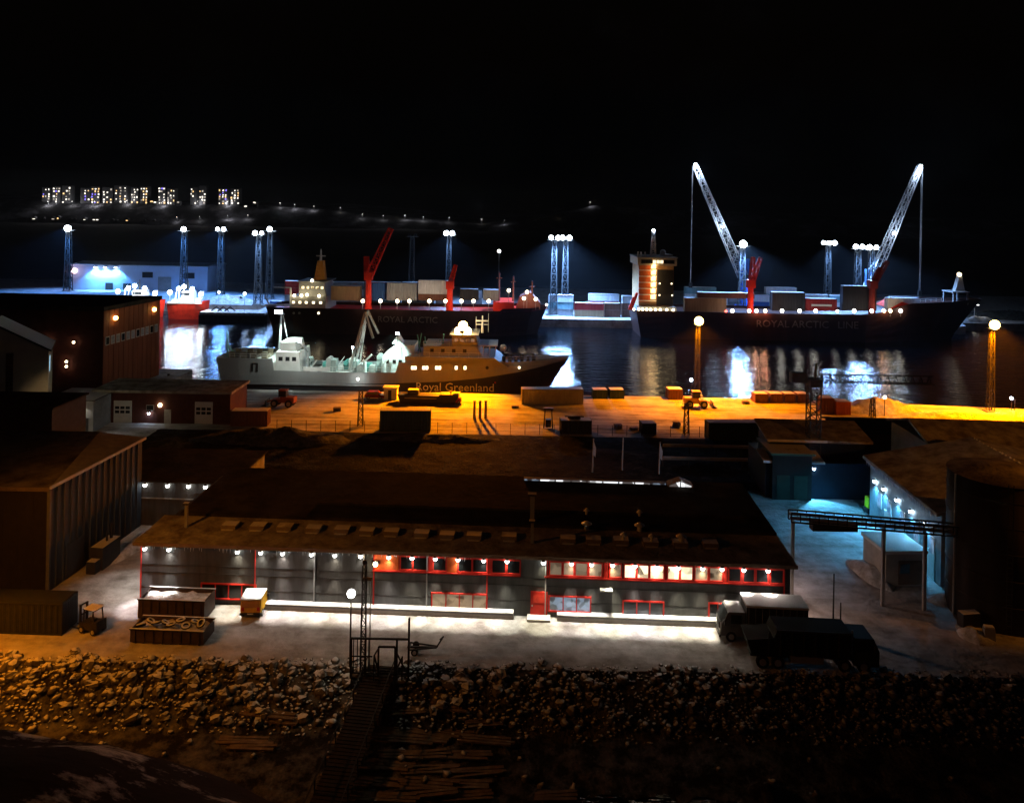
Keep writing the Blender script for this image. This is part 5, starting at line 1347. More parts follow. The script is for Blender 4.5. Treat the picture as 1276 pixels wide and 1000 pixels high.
# ---- feeder ship on the left ------------------------------------------
LD = 259.0
LS = W(330, 380, LD); LS.z = 0
ls_ = thing('cargo_ship', 'dark hulled cargo ship with red cranes and a yellow lit stern bridge', 'ship', (LS.x, LD + 9.5, 0))
def f1(x, y): return on_ship(LS, LD, x, y)
Lx = f1(683, 380)[0]
st = [(2.5, 0.2, 7.5, 9.0, 8.6), (10, 9, 9.3, 9.5, 8.6), (40, 40, 9.5, 9.5, 8.6), (70, 70, 9.5, 9.5, 8.6), (78, 79, 8.0, 9.2, 8.7), (79, 80, 7.7, 9.0, 9.4), (88, 90, 4.0, 6.4, 9.6), (92.0, Lx, 0.2, 0.6, 9.8)]
loft(st, lambda i: -1, lambda i: st[i][4], 5, 'hull', M_HULLDK, ls_)
deck_sheet(st, 1.0, M_SHIPRED, ls_)
a = f1(508, 393)[0]; lettering('ROYAL ARCTIC', 2.9, mat('faded_lettering', (0.26, 0.20, 0.17), 0.7), ls_, (a, -9.56, 5.2), 0, 1.0)
bh = house(ls_, 'bridge_house', f1(366, 0)[0], f1(411, 0)[0], 8.0, 7.6, 12.2, M_SHIPWHITE)
bh2 = house(ls_, 'upper_bridge', f1(376, 0)[0], f1(410, 0)[0], 6.5, 12.2, 17.0, M_SHIPWHITE, 0.8)
MB().box(f1(374, 0)[0], f1(411, 0)[0], -7.4, 7.4, 17.01, 17.3).build('bridge_roof', M_SHIPGREY, ls_)
fn = MB().prism_y([(f1(390, 0)[0], 17.3), (f1(404, 0)[0], 17.3), (f1(401, 0)[0], 24.0), (f1(394, 0)[0], 24.0)], -1.6, 1.6).build('funnel', mat('funnel_yellow', (0.60, 0.24, 0.03), 0.5), ls_)
MB().cyl((f1(397, 0)[0], 0, 24), (f1(397, 0)[0], 0, f1(397, 312)[1]), 0.5, 0.2, 8).box(f1(397, 0)[0] - 1.6, f1(397, 0)[0] + 1.6, -0.3, 0.3, 25.4, 25.8).build('mast', M_WHITE, ls_)
ports(bh, -8.0, [f1(v, 0)[0] for v in (371, 379, 387, 396, 405)], 10.3, 0.9, 0.8, E_PORT)
ports(bh2, -6.5, [f1(v, 0)[0] for v in (381, 387, 393, 399, 405)], 15.2, 1.0, 0.9, E_ROOMW)
for v, z, pw in ((372, 12.3, 260), (381, 12.3, 260), (394, 17.4, 200), (403, 12.3, 160), (388, 12.6, 200)):
    deck_lamp(ls_, (f1(v, 0)[0], -8.2, z - 2.2), pw, (1.0, 0.80, 0.45), E_WARM, 0.5)
rail(ls_, [(0.6, -9.0, 8.6), (9, -9.4, 8.6)], 1.1, M_GALV, 0.12)
# stern gantry frame
x0, z0 = f1(328, 371); x1 = f1(367, 0)[0]
MB().bar((x0, -8, 9.2), (x1, -8, 9.2), 0.5).bar((x1, -8, 9.2), (x1, -8, 15.2), 0.45).bar((x0 + 1.8, -8, 9.2), (x0, -8, 12.2), 0.4).bar((x1, -8, 15.2), (x0 + 3, -8, 15.2), 0.3).build('stern_frame', M_WHITE, ls_)
ship_crane(ls_, f1(463, 0)[0], -5.5, 8.0, 10.0, [(f1(490, 0)[0] - f1(463, 0)[0], 16.5)], w=2.4)
MB().bar((f1(461, 0)[0], -6, 18), (f1(460, 0)[0], -6, f1(461, 320)[1]), 1.8, 1.2).build('crane_post', M_SHIPRED, ls_)
ship_crane(ls_, f1(566, 0)[0], -5.5, 8.0, 7.5, [(1.8, 7.0)], w=1.6)
for v in (452, 474, 495, 510, 535, 555, 575, 590, 609):
    x, z = f1(v, 375); deck_lamp(ls_, (x, -9.35, 8.5), 900, (1.0, 0.84, 0.68), E_WARM, 0.62, z - 8.9)
for v, yy in ((634, 363), (657, 365), (653, 373), (668, 374)):
    x, z = f1(v, yy); deck_lamp(ls_, (x, -6, 9.0), 500, (1.0, 0.70, 0.58), E_WARM, 0.6, z - 9.4)
x, z = f1(685, 378); deck_lamp(ls_, (x - 0.6, -0.5, 9.0), 60, C_WHITE, E_WHITE, 0.4, 0.8)
MB().box(f1(621, 0)[0], f1(647, 0)[0], -7, 7, 8.4, 11.4).build('forecastle_house', M_SHIPRED, ls_)
MB().prism_y([(f1(650, 0)[0], 8.8), (f1(681, 0)[0], 8.8), (f1(681, 0)[0], 11.0), (f1(668, 0)[0], 14.6), (f1(655, 0)[0], 13.0)], -3.5, 3.5).build('bow_gear', mat('bow_brown', (0.22, 0.07, 0.05), 0.6), ls_)
for v, t_ in ((622, 341), (640, 346), (664, 352)): x, z = f1(v, t_); MB().cyl((x, -3, 9), (x, -3, z), 0.4, 0.22, 8).bar((x - 1, -3, z - 2.0), (x + 1, -3, z - 2.0), 0.25).build('derrick_post', mat('bow_brown', (0, 0, 0)), ls_)
for v in (366, 373, 397): x, z = f1(v, 390); MB().cyl((x, -9.4, z), (x, -9.58, z), 0.4).build('porthole', E_PORT if v == 397 else M_PALE, ls_)
# its deck cargo
def cargo(S, d, dy, x0, x1, yb, yt, m, label, group=None):
    a, b = W(x0, yb, d), W(x1, yb, d); H = W(x0, yt, d).z - a.z
    return container(label, (a.x, d + dy, a.z), 0, CM[m], round(b.x - a.x, 1), round(H, 1), group)
for x0, x1, yb, yt, m, lb in [
    (412, 449, 374, 356, 'tan', 'tan container on the cargo ship deck next to the yellow lit bridge'),
    (455, 479, 374, 352, 'blue', 'light blue container on deck behind the leaning red crane'),
    (482, 519, 374, 352, 'grey', 'grey container on deck right after the leaning red crane'),
    (521, 560, 366, 349, 'white', 'white container stacked on deck before the short red crane'),
    (521, 562, 374, 366, 'brown', 'brown container at the bottom of the stack by the short red crane'),
    (573, 596, 374, 360, 'dark', 'dark snow topped container on deck past the short red crane'),
    (602, 621, 374, 361, 'grey', 'grey container on deck against the red forecastle')]:
    cargo(LS, LD + 5, 0, x0, x1, yb, yt, m, lb)

# ---- container ship on the right ------------------------------------------
RD = 262.0
RS = W(793, 390, RD); RS.z = 0
rs = thing('container_ship', 'large dark hulled container ship with a tall orange lit bridge tower', 'ship', (RS.x, RD + 10.5, 0))
def f2(x, y): return on_ship(RS, RD, x, y)
Rx = W(1221, 378, RD + 10.5).x - RS.x
st = [(2.0, 0.0, 8.5, 10, 9.4), (12, 11, 10.3, 10.5, 9.4), (50, 50, 10.5, 10.5, 9.2), (78, 78, 10.5, 10.5, 9.4), (84, 85, 9.6, 10.4, 10.6), (90, 92, 8.2, 10.0, 13.0), (92, 94, 7.6, 9.8, 13.4), (103, 109, 4.4, 7.4, 13.9), (112.5, Rx, 0.3, 0.9, 14.6)]
loft(st, lambda i: -1, lambda i: st[i][4], 5, 'hull', M_HULLDK, rs)
deck_sheet(st, 1.0, M_HULLDK, rs)
for wd, px_ in (('ROYAL', 970), ('ARCTIC', 1017), ('LINE', 1064)): lettering(wd, 3.4, mat('faded_lettering', (0, 0, 0)), rs, (f2(px_, 0)[0], -10.56, 5.6), 0, 1.05)
X = lambda v: f2(v, 0)[0]
tw = MB().box(X(803), X(850), -9.5, 9.5, 8.3, 10.6).build('deck_house', M_SHIPWHITE, rs)
zt = f2(820, 322)[1]
main = MB().box(X(805), X(848), -7.4, 8, 10.61, zt - 2.6).build('bridge_tower', mat('tower_ochre', (0.52, 0.32, 0.16), 0.6), rs)
lf = MB().box(X(804), X(818), -8.0, -7.41, 12, zt - 0.5).build('stair_casing', mat('casing_orange', (0.60, 0.13, 0.03), 0.5), rs)
MB().box(X(827), X(847), -8.1, -7.41, 11.0, zt - 4.0).build('tower_front', M_DARK, rs)
MB().box(X(802), X(851), -8.6, 8.6, zt - 2.59, zt).build('wheelhouse', mat('wheelhouse_cream', (0.55, 0.48, 0.38), 0.5), rs)
MB().box(X(801), X(852), -9.0, 9.0, zt + 0.01, zt + 0.3).build('wheelhouse_roof', M_GALV, rs)
for k in range(6):
    zz = 12.4 + k * (zt - 15.5) / 5.6
    MB().box(X(804), X(826), -8.5, -8.01, zz, zz + 0.25).build('balcony', M_WHITE, main)
    f = MB().box(X(819) , X(826) , -7.47, -7.41, zz + 0.5, zz + 2.0).build('window', M_DARK, main); MB().box(X(819) + 0.1, X(826) - 0.1, -7.5, -7.471, zz + 0.6, zz + 1.9).build('pane', emit('lit_deck', (1.0, 0.72, 0.34), 2.2), f)
    wl3 = MB().box(X(822.5) - 0.2, X(822.5) + 0.2, -8.4, -8.0, zz + 2.1, zz + 2.3).build('deck_light', M_DARK, main)
    light(wl3, (X(822.5), -9.0, zz + 1.9), 240, (1.0, 0.62, 0.25), 0.25)
ports(main, -8.1, [X(830), X(846)], 14.5, 0.5, 0.5, E_PORT); ports(main, -8.1, [X(830), X(845)], 18.5, 0.5, 0.5, E_PORT)
f = MB().box(X(806), X(848), -8.66, -8.6, zt - 1.9, zt - 0.6).build('window', M_DARK, rs)
for k in range(9): MB().box(X(807) + k * 1.25, X(807) + k * 1.25 + 1.05, -8.69, -8.661, zt - 1.8, zt - 0.7).build('pane', emit('lit_bridge', (1.0, 0.80, 0.5), 1.6) if 2 < k < 6 else M_GLASS, f)
ztop = f2(826, 289)[1]
lattice(MB(), (X(826), -1, zt + 0.3), (X(826), -1, ztop), 1.7, 0.8, 6, 0.2, 0.3).bar((X(823), -1, zt + 4.5), (X(830), -1, zt + 4.5), 0.3).build('mast', M_WHITE, rs)
deck_lamp(rs, (X(826), -1, ztop - 0.3), 60, C_COOL, E_COOL, 0.55, 0.2)
for v in (804, 808, 813): MB().cyl((X(v), -5, zt), (X(v), -5, zt + 1.9), 0.25).build('aerial', M_WHITE, rs)
MB().ball((X(837), -3, zt + 1.8), 1.0, 10, 7).build('radome', M_GALV, rs, True)
MB().box(X(838), X(849), -4, 4, zt - 2.5, zt + 1.0).build('funnel', M_SHIPGREY, rs)
rail(rs, [(0.5, -10, 9.4), (X(850), -10.4, 9.4)], 1.1, M_GALV, 0.12)
for v in (797, 803, 808, 813, 818, 824, 830, 838, 846):
    deck_lamp(rs, (X(v), -10.2, 9.0), 45, (1.0, 0.70, 0.34), E_WARM, 0.42, 0.5)
MB().bar((X(796), -6, 9), (X(803), -6, 15), 0.8).bar((X(793), -6, 9), (X(799), -6, 13.5), 0.6).build('stern_davit', M_SHIPRED, rs)
ship_crane(rs, X(947), -6.0, 8.4, 9.0, [(3.2, 9.2), (0.6, 9.4)], w=1.5)
ship_crane(rs, X(1101), -6.0, 9.0, 9.0, [(5.0, 8.2), (2.6, 6.0)], mat('crane_maroon', (0.22, 0.03, 0.025), 0.5), w=1.5)
for v, pw, c, b in ((905, 40, (1, .1, .05), emit('lamp_red', (1, 0.12, 0.08), 6)), (913, 120, C_WHITE, E_WHITE), (934, 360, C_WHITE, E_WHITE), (943, 2200, (1, .4, .25), E_WARM), (954, 2200, (1, .35, .2), E_WARM), (975, 400, C_WHITE, E_WHITE), (997, 400, C_WHITE, E_WHITE), (1017, 400, C_WHITE, E_WHITE), (1044, 100, C_WHITE, E_WHITE), (1065, 160, C_WHITE, E_WHITE), (1087, 160, C_WHITE, E_WHITE), (1102, 1600, (1, .5, .25), E_WARM), (1110, 400, (1, .85, .6), E_WARM), (1123, 500, (1, .9, .7), E_WHITE)):
    x, z = f2(v, 387); deck_lamp(rs, (x, -10.1, 8.9), pw, c, b, 0.62 if v not in (905, 1044) else 0.45, max(0.4, z - 9.4))
zf = f2(1200, 374)[1]
X0_ = X; X = lambda v: W(v, 0, RD + 10.5).x - RS.x
pf = MB()
for x in (X(1189), X(1206)):
    for y in (-3, 3): pf.bar((x, y, 12.5), (x, y, zf + 1.8), 0.5)
pf.box(X(1187), X(1208), -3.5, 3.5, zf + 1.8, zf + 2.2).build('mast_platform', M_SHIPWHITE, rs)
zl = f2(1201, 347)[1]
MB().prism_y([(X(1195), zf + 2.2), (X(1207), zf + 2.2), (X(1203), zl), (X(1200), zl)], -1, 1).build('fore_mast', M_SHIPGREY, rs)
deck_lamp(rs, (X(1201.5), 0, zl), 300, (1, 0.85, 0.65), E_WARM, 0.7, 0.2)
X = X0_
rail(rs, [(X(1150), -9, 13.6), (X(1190), -5.5, 13.9)], 1.1, M_WHITE, 0.16)
MB().prism_y([(X(1128), 9.4), (X(1150), 12.6), (X(1140), 13.4), (X(1126), 11.2)], -6, 6).build('breakwater', M_SHIPRED, rs)
for x0, x1, yb, yt, m, lb in [
    (853, 905, 388, 371, 'tan', 'long tan container on deck beside the orange lit bridge tower'),
    (870, 940, 371, 364, 'brown', 'brown container lying above the tan one on the container ship'),
    (962, 1003, 387, 364, 'dark', 'black box container on deck between the two ship cranes'),
    (1004, 1043, 387, 372, 'red', 'bright red container on deck beside the black box'),
    (1050, 1092, 387, 356, 'dark', 'tall black container block on deck before the maroon ship crane'),
    (1106, 1146, 387, 371, 'white', 'brightly lit white container by the ship forecastle')]:
    t = cargo(RS, RD + 5, 0, x0, x1, yb, yt, m, lb)
    if m == 'red': MB().box(2.0, 9.0, 0.0, 0.04, 1.6, 2.3).build('name_stripe', M_WHITE, t)

# ---- two red boats at the west berth ----------------------------------
def red_boat(label, x0, x1, yd, yw, d):
    S = W(x0, yw, d); e = W(x1, yd, d); L = e.x - S.x; zd = e.z
    t = thing('fishing_boat', label, 'boat', (S.x, d + 4, 0), 0)
    st = [(0.8, 0, 3, 3.4, zd), (L * 0.3, L * 0.3, 3.6, 3.7, zd), (L * 0.7, L * 0.72, 3.3, 3.7, zd), (L * 0.9, L * 0.93, 1.4, 2.2, zd * 1.1), (L * 0.95, L, 0.1, 0.3, zd * 1.15)]
    loft(st, lambda i: -0.6, lambda i: st[i][4], 4, 'hull', M_SHIPRED, t)
    deck_sheet(st, 0.5, M_WHITE, t)
    MB().box(0.5, L * 0.9, -3.75, -3.5, zd - 0.3, zd + 0.4).build('bulwark', M_WHITE, t)
    c = MB().prism_y([(L * 0.35, zd - 0.5), (L * 0.62, zd - 0.5), (L * 0.58, zd + 4.2), (L * 0.37, zd + 4.2)], -2.6, 2.6).build('wheelhouse', M_WHITE, t)
    ports(c, -2.6, [L * 0.41, L * 0.47, L * 0.53], zd + 3.2, 0.8, 0.8, M_GLASS)
    MB().cyl((L * 0.45, 0, zd + 4), (L * 0.45, 0, zd + 8.0), 0.25, 0.12, 8).bar((L * 0.45, 0, zd + 7), (L * 0.2, 0, zd + 5), 0.2).build('mast', M_DARK, t)
    for x, h in ((0.15, 4.6), (0.75, 4.0)):
        MB().bar((L * x, -1.5, zd - 0.5), (L * x + 0.8, -1.5, zd + h), 0.35).bar((L * x, 1.5, zd - 0.5), (L * x + 0.8, 1.5, zd + h), 0.35).bar((L * x + 0.8, -1.5, zd + h), (L * x + 0.8, 1.5, zd + h), 0.35).build('gallows', M_WHITE, t)
    for k in range(4): MB().box(L * (0.1 + 0.2 * k), L * (0.1 + 0.2 * k) + 1.6, -2.2, 0.5, zd - 0.5, zd + 1.0 + 0.5 * (k % 2)).build('deck_gear', M_WHITE, t)
    for x, h in ((0.1, 3.4), (0.32, 4.8), (0.45, 5.6), (0.66, 4.8), (0.88, 3.0)):
        deck_lamp(t, (L * x, -3.9, zd), 6500, (0.85, 0.93, 1.0), E_COOL, 0.8, h)
    return t
red_boat('red hulled fishing boat with glaring deck lights by the snowy pontoon', 206, 256, 378, 401, 286)
red_boat('second brightly lit red boat partly behind the rust red building', 140, 200, 377, 402, 288)

# snowy pontoon
a, b = W(250, 398, 283), W(332, 398, 283)
po = thing('pontoon', 'flat pontoon under thick white snow astern of the cargo ship', 'pontoon', (a.x, 281, 0))
MB().box(0, b.x - a.x, 0, 9, -0.5, 2.6).build('hull', M_DARK, po)
MB().box(0.2, b.x - a.x - 0.2, 0.2, 8.8, 2.61, 3.5).build('snow_cover', M_SNOWBANK, po)
for k in range(5): MB().cyl((2 + k * 4.5, -0.05, 1.4), (2 + k * 4.5, -0.3, 1.4), 0.6, n=10).build('fender', M_TYRE, po)
for x in (3, 5.5, 8): MB().bar((x, 4, 3.5), (x + 2.4, 3, 5.2), 0.4).bar((x + 2.4, 3, 5.2), (x + 4, 4, 3.6), 0.35).build('deck_gear', M_DARK, po)
deck_lamp(po, (16, 2, 3.5), 900, C_COOL, E_COOL, 0.5, 6.5)
deck_lamp(po, (5, 6, 3.5), 700, C_COOL, E_COOL, 0.4, 6.5)

# ================================================================== FAR QUAY
wo = W(88, 362, 352); wo.z = GZ
ww = thing('transit_warehouse', 'long white warehouse washed in blue floodlight across the harbour', 'warehouse', wo, 0)
Lw = W(258, 362, 352).x - wo.x; Hw = W(88, 330, 352).z - GZ
MB().box(0, Lw, 0, 22, 0, Hw).build('wall', M_BLUELIT, ww)
MB().prism_x([(-0.4, Hw), (11, Hw + 0.9), (22.4, Hw), (22.4, Hw + 0.4), (11, Hw + 1.3), (-0.4, Hw + 0.4)], -0.4, Lw + 0.4).build('roof', mat('roof_pale', (0.5, 0.53, 0.58), 0.7), ww)
for v, w_, h_ in ((136, 3.4, 3.4), (158, 3.4, 3.2), (205, 6, 6.5)):
    x = W(v, 360, 352).x - wo.x; MB().box(x - w_ / 2, x + w_ / 2, -0.15, 0, 0.1, h_).build('roller_door', M_GREY if v > 200 else M_DARK, ww)
for v in (184, 236):
    x = W(v, 342, 352).x - wo.x
    f = MB().box(x - 2.4, x + 2.4, -0.2, 0, 6.0, 8.6).build('window', M_DARK, ww); MB().box(x - 2.2, x + 2.2, -0.23, -0.201, 6.2, 8.4).build('pane', M_GLASS, f)
for v, pw, c in ((94, 500, (1.0, 0.5, 0.5)),):
    x = W(v, 339, 352).x - wo.x; f = MB().box(x - 0.5, x + 0.5, -0.8, 0, 8.2, 9.2).build('wall_lamp', M_DARK, ww); MB().ball((x, -1.0, 8.7), 1.3, 10, 7).build('bulb', emit('lamp_pink', (1.0, 0.62, 0.62), 4), f); light(f, (x, -2.6, 8.7), pw, c, 0.5)
for v in (120, 132, 145):
    x = W(v, 332, 352).x - wo.x; f = MB().box(x - 0.5, x + 0.5, -1.4, 0, Hw - 0.6, Hw - 0.2).build('wall_lamp', M_DARK, ww); MB().box(x - 0.4, x + 0.4, -1.3, -0.5, Hw - 0.75, Hw - 0.601).build('bulb', E_COOL, f); light(f, (x, -2.2, Hw - 1.3), 16000, (0.14, 0.44, 1.0), 0.4, 120, (0, 0.35, -1))
# high masts
def high_mast(label, x, yt, d, lit, power=16000, heads=3, col=C_COOL, group=None):
    top = W(x, yt, d); t = thing('floodlight_mast', label, 'light mast', (top.x, d, GZ), 0, group)
    h = top.z - GZ
    lattice(MB(), (0, 0, 0.4), (0, 0, h), 2.6, 1.5, 11, 0.16, 0.30).build('lattice_tower', M_MAST, t)
    MB().box(-1.8, 1.8, -1.8, 1.8, 0, 0.4).build('footing', M_GREY, t)
    MB().box(-2.8, 2.8, -0.5, 0.5, h, h + 0.2).build('platform', M_GALV, t)
    for k in range(heads):
        br_ = r2.uniform(0.72, 1.08); sp, br = {1: (0, 1.45), 2: (2.6, 1.0), 3: (2.4, 0.95)}[heads]; cx = (k - (heads - 1) / 2) * sp
        f = MB().box(cx - 0.6, cx + 0.6, -1.0, 0.2, h + 0.25, h + 1.35).build('floodlight', M_DARK, t)
        if lit: MB().ball((cx, -1.1, h + 0.9), br * br_, 12, 8).build('bulb', E_COOL, f, True)
        else: MB().box(cx - 0.5, cx + 0.5, -1.06, -1.001, h + 0.35, h + 1.25).build('lens', M_GLASS, f)
    if lit: light(t, (0, -4.0, h + 1.0), power, col, 0.9, 124, (0, -0.40, -1), 0.45)
    return t
high_mast('floodlight mast at the west gable of the blue lit white warehouse', 86, 287, 345, 1, 60000, 1, C_BLUE)
high_mast('floodlight mast in front of the white warehouse near its east end', 230, 288, 340, 1, 80000, 1, C_BLUE)
high_mast('floodlight mast just east of the white warehouse', 276, 288, 335, 1, 70000, 2, C_BLUE)
high_mast('floodlight mast at the stern of the red craned cargo ship', 323, 293, 310, 1, 90000, 2)
high_mast('taller floodlight mast close behind another at the cargo ship stern', 337, 288, 330, 1, 30000, 1)
high_mast('unlit lattice mast behind the red craned cargo ship', 514, 295, 345, 0, 0, 2)
high_mast('floodlight mast with two small lamps behind the red craned cargo ship', 560, 293, 335, 1, 60000, 2)
high_mast('glaring floodlight mast in a close pair between the two ships, west one', 691, 299, 293, 1, 260000, 2)
high_mast('glaring floodlight mast in a close pair between the two ships, east one', 705, 299, 294, 1, 260000, 2)
high_mast('floodlight mast with one glaring lamp beside the blue harbour crane', 925, 307, 288, 1, 260000, 1)
high_mast('floodlight mast standing between the two ship cranes', 1032, 305, 335, 1, 120000, 3)
high_mast('floodlight mast beside the foot of the second harbour crane', 1069, 310, 300, 1, 90000, 2)
high_mast('floodlight mast under the boom of the second harbour crane', 1086, 311, 288, 1, 90000, 2)
b = W(622, 314, 330); t = thing('floodlight_mast', 'slim mast with one small white lamp above the cargo ship bow', 'light mast', (b.x, 330, GZ))
MB().cyl((0, 0, 0), (0, 0, b.z - GZ), 0.3, 0.15, 8).build('pole', M_DARK, t); MB().ball((0, 0, b.z - GZ + 0.4), 0.7).build('bulb', E_WHITE, t); light(t, (0, -1.2, b.z - GZ + 0.4), 500, C_WHITE, 0.3)

# mobile harbour cranes
def harbour_crane(label, base, piv, tip, d, m_tower, cable_to):
    p0 = W(base, 380, d); t = thing('harbour_crane', label, 'crane', (p0.x, d, GZ))
    pv = W(*piv, d); tp_ = W(*tip, d); o = Vector((p0.x, d, GZ))
    MB().box(-5, 5, -3, 3, 0.9, 2.4).build('chassis', m_tower, t)
    for x in (-4, -2, 2, 4):
        for y in (-2.6, 2.6): MB().cyl((x, y - 0.4, 0.8), (x, y + 0.4, 0.8), 0.8, n=12).build('wheel', M_TYRE, t)
    MB().box(-3.5, 3.2, -2.2, 2.2, 2.41, 5.0).build('machine_house', m_tower, t)
    a = pv - o
    MB().box(-1.3 + a.x * 0.3, 1.3 + a.x * 0.3, -1.2, 1.2, 5.01, a.z + 7.0).build('tower', m_tower, t)
    MB().box(a.x * 0.3 - 1.0, a.x * 0.3 + 1.6, -2.4, -1.21, a.z - 2.0, a.z + 1.0).build('cab', M_GLASS, t)
    lattice(MB(), a, tp_ - o, 3.2, 1.7, 17, 0.15, 0.26).build('boom', mat('crane_white', (0.70, 0.72, 0.75), 0.5), t)
    MB().bar(Vector((a.x * 0.3, 0, a.z + 7)), a.lerp(tp_ - o, 0.35), 0.25).bar(Vector((a.x * 0.3, 0.6, a.z + 7)), a.lerp(tp_ - o, 0.35) + Vector((0, 0.6, 0)), 0.25).build('luffing_ram', M_GALV, t)
    e = tp_ - o; zc = W(tip[0], cable_to, d).z - GZ; off = 0.9 if a.x < e.x else -0.9
    for y in (-0.4, 0.4): MB().cyl(e + Vector((off, y, 0)), Vector((e.x + off, y, zc)), 0.10, n=5).build('cable', M_GALV, t)
    MB().box(e.x + off - 0.6, e.x + off + 0.6, -0.6, 0.6, zc - 2.0, zc).build('hook_block', M_DARK, t)
    l = MB().box(e.x - 0.6, e.x + 0.6, -0.8, 0.8, e.z - 0.4, e.z + 0.9).build('boom_head', mat('crane_white', (0, 0, 0)), t)
    b_ = MB().ball((e.x, -1.0, e.z + 0.2), 0.55).build('bulb', E_COOL, l); light(l, e + Vector((-math.copysign(1.5, off), -2.6, -2.0)), 3500, (0.55, 0.72, 1.0), 0.3)
    m_ = a.lerp(e, 0.45); light(t, m_ + Vector((math.copysign(2.5, off), -5, 0)), 2600, (0.55, 0.72, 1.0), 0.3)
    f_ = MB().box(m_.x - 0.4, m_.x + 0.4, -1.9, -1.2, m_.z - 0.3, m_.z + 0.3).build('boom_lamp', E_COOL, t)
    return t
harbour_crane('blue harbour crane with a white lattice boom leaning over the bridge tower', 928, (926, 345), (866, 206), 296, M_BLUE, 352)
harbour_crane('harbour crane with a white lattice boom leaning towards the ship bow', 1083, (1083, 358), (1146, 208), 298, mat('crane_steel_blue', (0.10, 0.22, 0.45), 0.5), 362)

# container stacks on the far quay
def far_cont(x0, x1, yb, d, m, label, H=2.6, group=None, tier=0):
    a, b = W(x0, yb, d), W(x1, yb, d)
    return container(label, (a.x, d, GZ + tier * H), 0, CM[m], round(b.x - a.x, 1), H, group)
rows = [
    # x0, x1, depth, list of colours bottom to top
    (683, 714, 292, ['grey', 'teal', 'white'], 'stack beside the glaring mast pair'),
    (716, 752, 290, ['tan', 'red'], 'stack at the quay edge between the ships'),
    (733, 771, 298, ['brown', 'red', 'white'], 'white topped stack between the ships'),
    (753, 773, 291, ['brown', 'brown'], 'short brown stack at the quay edge'),
    (775, 801, 292, ['brown', 'brown', 'white'], 'stack at the stern of the container ship'),
    (853, 892, 305, ['teal', 'teal', 'white', 'teal'], 'tall teal stack behind the bridge tower'),
    (866, 906, 300, ['grey', 'white', 'white'], 'pale stack beside the blue harbour crane'),
    (908, 930, 303, ['white', 'grey', 'white'], 'pale stack at the blue crane foot'),
    (932, 958, 305, ['blue', 'blue', 'white'], 'blue and white stack behind the red ship crane'),
    (954, 992, 310, ['white', 'teal', 'teal', 'white'], 'long pale stack behind the black box container'),
    (994, 1032, 310, ['grey', 'white', 'white'], 'pale stack behind the bright red container'),
    (1034, 1066, 308, ['white', 'white', 'teal'], 'stack beside the second harbour crane'),
    (1110, 1146, 308, ['grey', 'white', 'white'], 'pale stack behind the ship forecastle'),
    (354, 391, 300, ['blue', 'grey', 'red', 'red'], 'red topped stack at the cargo ship stern'),
    (412, 452, 300, ['grey', 'grey', 'white', 'grey'], 'grey stack behind the cargo ship'),
    (454, 498, 302, ['grey', 'teal', 'grey', 'grey'], 'tall grey stack behind the leaning red crane'),
    (500, 540, 304, ['grey', 'grey', 'white', 'white'], 'white topped stack behind the unlit mast'),
    (542, 562, 300, ['grey', 'white', 'grey'], 'short grey stack behind the short red crane'),
    (574, 600, 300, ['grey', 'grey', 'white'], 'white topped stack right of the short red crane'),
]
for x0, x1, d, cols, where in rows:
    n = len(cols)
    for k, c in enumerate(cols):
        pos = 'bottom' if k == 0 else ('topmost' if k == n - 1 else ('second' if k == 1 else 'third'))
        far_cont(x0, x1, 400, d, c, '%s container, %s in the %s' % (c, pos, where), 2.65, None, k)
# things on the west quay
quayw = [(336, 352, 300, 'blue', 'blue container beside the cargo ship stern frame')]
for x0, x1, d, c, lb in quayw: far_cont(x0, x1, 395, d, c, lb)
a = W(287, 378, 318); t = thing('cab_van', 'white van parked on the blue lit snow behind the pontoon', 'van', (a.x, 318, GZ))
MB().prism_y([(0, 0.5), (6, 0.5), (6, 1.4), (5, 2.5), (0, 2.5)], -1.1, 1.1).build('body', M_WHITE, t); MB().prism_y([(4.2, 1.5), (5.6, 1.5), (4.9, 2.3), (4.2, 2.3)], -1.12, 1.12).build('side_window', M_GLASS, t); wheels(t, [(1.2, -0.85), (1.2, 0.85), (4.6, -0.85), (4.6, 0.85)], 0.4, 0.25)
snow_pile('snow heap on the west quay beside the pontoon', (-118, 318, GZ), 12, 6, 2.5, seed=41)
a = W(1222, 402, 295); snow_pile('snow patch on the low shore past the ship bow', (a.x, 297, GZ), 9, 3, 2.0, seed=44)
a = W(1262, 396, 310); snow_pile('broad dim snow slope on the far shore past the ship bow', (a.x, 312, GZ), 24, 10, 2.5, M_DIMSNOW, seed=46)
street_lamp('small lamp post on the low shore past the ship bow', (W(1214, 400, 300).x, 300, GZ), 6, 700, 0, C_WHITE, E_WHITE, 1.0)

